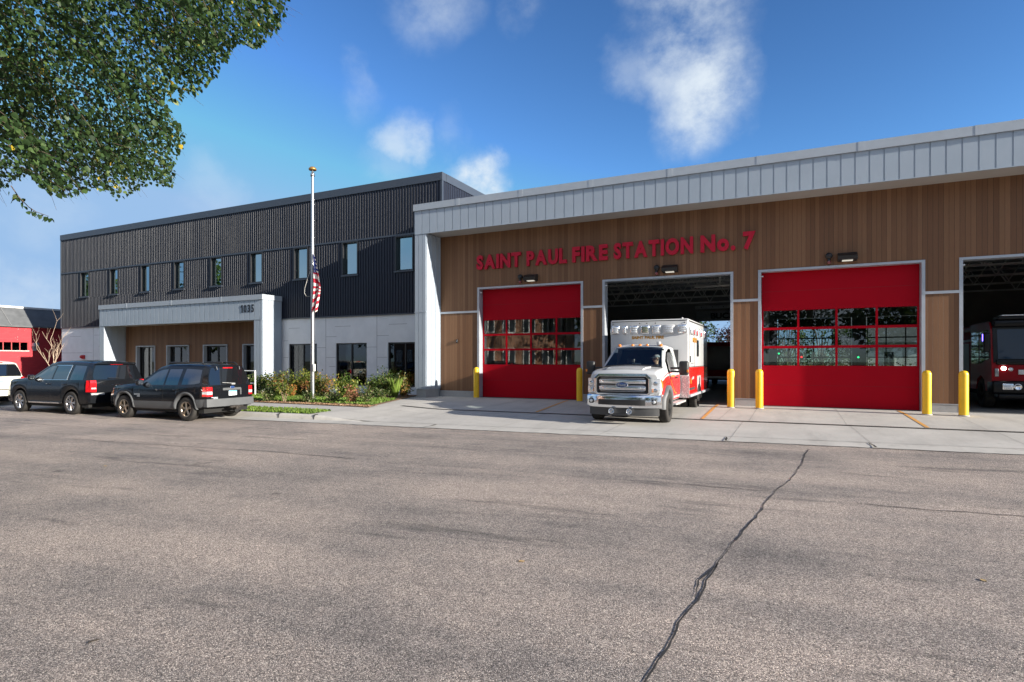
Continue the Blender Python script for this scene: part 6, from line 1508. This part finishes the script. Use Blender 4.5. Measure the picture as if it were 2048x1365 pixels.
o = grass(9000, f2, 'grass', .085); o['label'] = 'narrow strip of grass between the kerb and the pavement'; o['category'] = 'grass'
n_ = 2500; P = np.stack([r_.uniform(-21, -13.7, n_), r_.uniform(16.47, 17.05, n_), np.full(n_, .03)], 1)
o = leaves('wood_chips', P, r_.normal(0, 1, (n_, 3)) * np.array([1, 1, .15]), r_.uniform(.03, .07, n_), r_.random(n_), leafmat('chip', [(0, (.14, .075, .04)), (.6, (.34, .20, .11)), (1, (.5, .36, .23))], .0, .9), None, False, seed=2); o['kind'] = 'stuff'; o['label'] = 'light brown wood chips along the front edge of the bed'; o['category'] = 'mulch'
# --- shrubs
def shrub(x, y, h, w_, material, label, n=700, ls=.085, seed=1, loose=.5, stems=10, cat='shrub', bottom=.15):
    r = np.random.default_rng(seed); rr = random.Random(seed); root = empty('shrub', (x, y, .02), 0, label, cat, 'shrubs in the front bed')
    g = MB(); tips = []
    for k in range(stems):
        a = rr.uniform(0, 6.28); t = math.sqrt(rr.random()); e = Vector((math.cos(a) * t * w_, math.sin(a) * t * w_, h * rr.uniform(.5, .95) * (1 - .35 * t * t)))
        m_ = Vector((e.x * .45, e.y * .45, e.z * .55)); g.tube([(math.cos(a) * .04, math.sin(a) * .04, 0), m_, e], [.012, .009, .004], 5, cap=False); tips.append((m_, e))
    g.obj('stem', mat('stem_tan', (.26, .19, .12), .8), root, world=False)
    pos = []; dd = []; tn = []
    for m_, e in tips:
        k = int(n * 1.9) // stems; t = r.random((k, 1)) * (1 - bottom) + bottom; p = np.array(m_) * (1 - t) + np.array(e) * t if False else np.where(t < .5, np.array(m_) * (t * 2), np.array(m_) + (np.array(e) - np.array(m_)) * (t - .5) * 2)
        v = r.normal(0, 1, (k, 3)) * np.array([1, 1, .8]) * w_ * .30 * loose; pos.append(p + v); dd.append(v + r.normal(0, .3, (k, 3)) + np.array([0, 0, .15]) * 1); tn.append(np.clip(r.normal(rr.uniform(.2, .8), .18, k), 0, 1))
    pos = np.concatenate(pos); pos[:, 2] = np.maximum(pos[:, 2], .03)
    leaves('foliage', pos, np.concatenate(dd), r.uniform(.6, 1.3, len(pos)) * ls, np.concatenate(tn), material, root, False, seed=seed)
    return root
SL = [(-22.9, 20.3, 1.4, .75, SHG_, 'loose dark green shrub by the right end of the portico', 600, .5), (-21.9, 20.1, 1.35, .8, SHR, 'bushy shrub turning red in front of the portico column', 1100, .55), (-20.7, 20.2, 1.4, .8, SHY, 'tall yellow-green shrub in front of the first ground-floor window', 1200, .55),
      (-19.5, 20.0, 1.25, .75, SHR, 'green and red shrub just left of the flagpole', 1100, .55), (-17.5, 19.5, 1.2, .62, SHY, 'yellow-green shrub just right of the flagpole', 800, .5), (-19.05, 16.85, .95, .42, SHG_, 'dark green rose bush beside the tail of the parked SUV', 600, .6),
      (-18.35, 17.0, 1.0, .36, SHY, 'thin young shrub with bare lower stems at the front of the bed', 260, .6), (-17.2, 17.1, .5, .40, SHG_, 'low dark rose bush left of the flagpole foot', 300, .6), (-16.3, 17.5, .55, .42, SHG_, 'low rose bush right of the flagpole foot', 320, .6),
      (-15.35, 17.6, .78, .36, SHP, 'small pinkish shrub at the front edge of the lawn', 300, .6), (-14.75, 17.6, .85, .36, SHG_, 'sparse rose bush nearest the driveway', 260, .7), (-17.3, 21.1, 1.2, .66, SHY, 'yellow-green shrub under the middle ground-floor window', 700, .5),
      (-16.75, 21.5, 1.4, .62, SHG_, 'big dark green shrub between the two right-hand windows', 1100, .6), (-16.0, 21.7, 1.25, .48, SHR, 'reddish shrub in front of the rightmost ground-floor window', 500, .55), (-20.4, 19.2, .62, .36, SHO, 'small bright orange shrub in the middle of the bed', 420, .55), (-17.25, 19.9, .72, .3, SHP, 'small salmon pink shrub under the middle window', 300, .6),
      (-24.3, 20.6, 1.2, .7, SHG_, 'green shrub half hidden behind the grey-clad SUV', 600, .5), (-14.95, 21.9, .6, .3, SHG_, 'dark low plant at the foot of the corner column', 300, .6) if False else (-16.1, 20.2, .55, .35, SHG_, 'low bright green plant in front of the big dark shrub', 300, .6)]
for i, (x, y, h, w_, m_, l, n_, lo) in enumerate(SL): shrub(x, y, h, w_, m_, l, n_, .11 if h > 1 else .08, 60 + i, lo, 14 if h > 1 else 9, bottom=.45 if 'bare lower' in l else .12)
og = empty('ornamental_grass', (-15.85, 20.9, .02), 0, 'clump of upright ornamental grass by the corner column', 'ornamental grass')
n_ = 160; a = r_.uniform(0, 6.28, n_); d = np.stack([np.cos(a) * .28, np.sin(a) * .28, np.ones(n_)], 1); P = np.stack([np.cos(a) * .08, np.sin(a) * .08, np.zeros(n_)], 1)
base_ = LV2.copy(); LV2[:, 1] *= .10; leaves('blades', P, d, r_.uniform(.6, 1.0, n_), np.clip(r_.normal(.7, .15, n_), 0, 1), GRS, og, False, seed=7); LV2[:] = base_
# --- litter on the street
LIT = [(1.48, 6.27, (.40, .28, .13), 'dry tan leaf on the asphalt right of the long crack'), (-2.3, 4.97, (.38, .25, .11), 'small tan leaf on the asphalt left of the long crack'), (-11.1, 6.2, (.40, .28, .12), 'tan leaf on the asphalt toward the parked SUVs'), (-4.25, 2.3, (.04, .03, .02), 'short dark twig in the lower left corner')]
for i, (x, y, c_, l) in enumerate(LIT):
    rr = random.Random(i); g = MB(); a = rr.uniform(0, 6.28); L = rr.uniform(.045, .065) if 'twig' not in l else .07; wv = L * (.38 if 'twig' not in l else .1)
    P = [[(math.cos(a) * L * (t - .5) - math.sin(a) * wv * math.sin(math.pi * min(.98, max(.02, t))) * s_, math.sin(a) * L * (t - .5) + math.cos(a) * wv * math.sin(math.pi * min(.98, max(.02, t))) * s_, -.002 + .004 * abs(s_) + .002 * math.sin(t * 5)) for s_ in (-1, 0, 1)] for t in (0, .25, .5, .75, 1)]
    g.slab(P, (0, 0, -.002)); o = g.obj('fallen_leaf', mat('litter_%d' % i, c_, .8), None); o.location = (x, y, STZ + .006); tag(o, l, 'leaf' if 'leaf' in l else 'twig', 'scraps lying on the street')
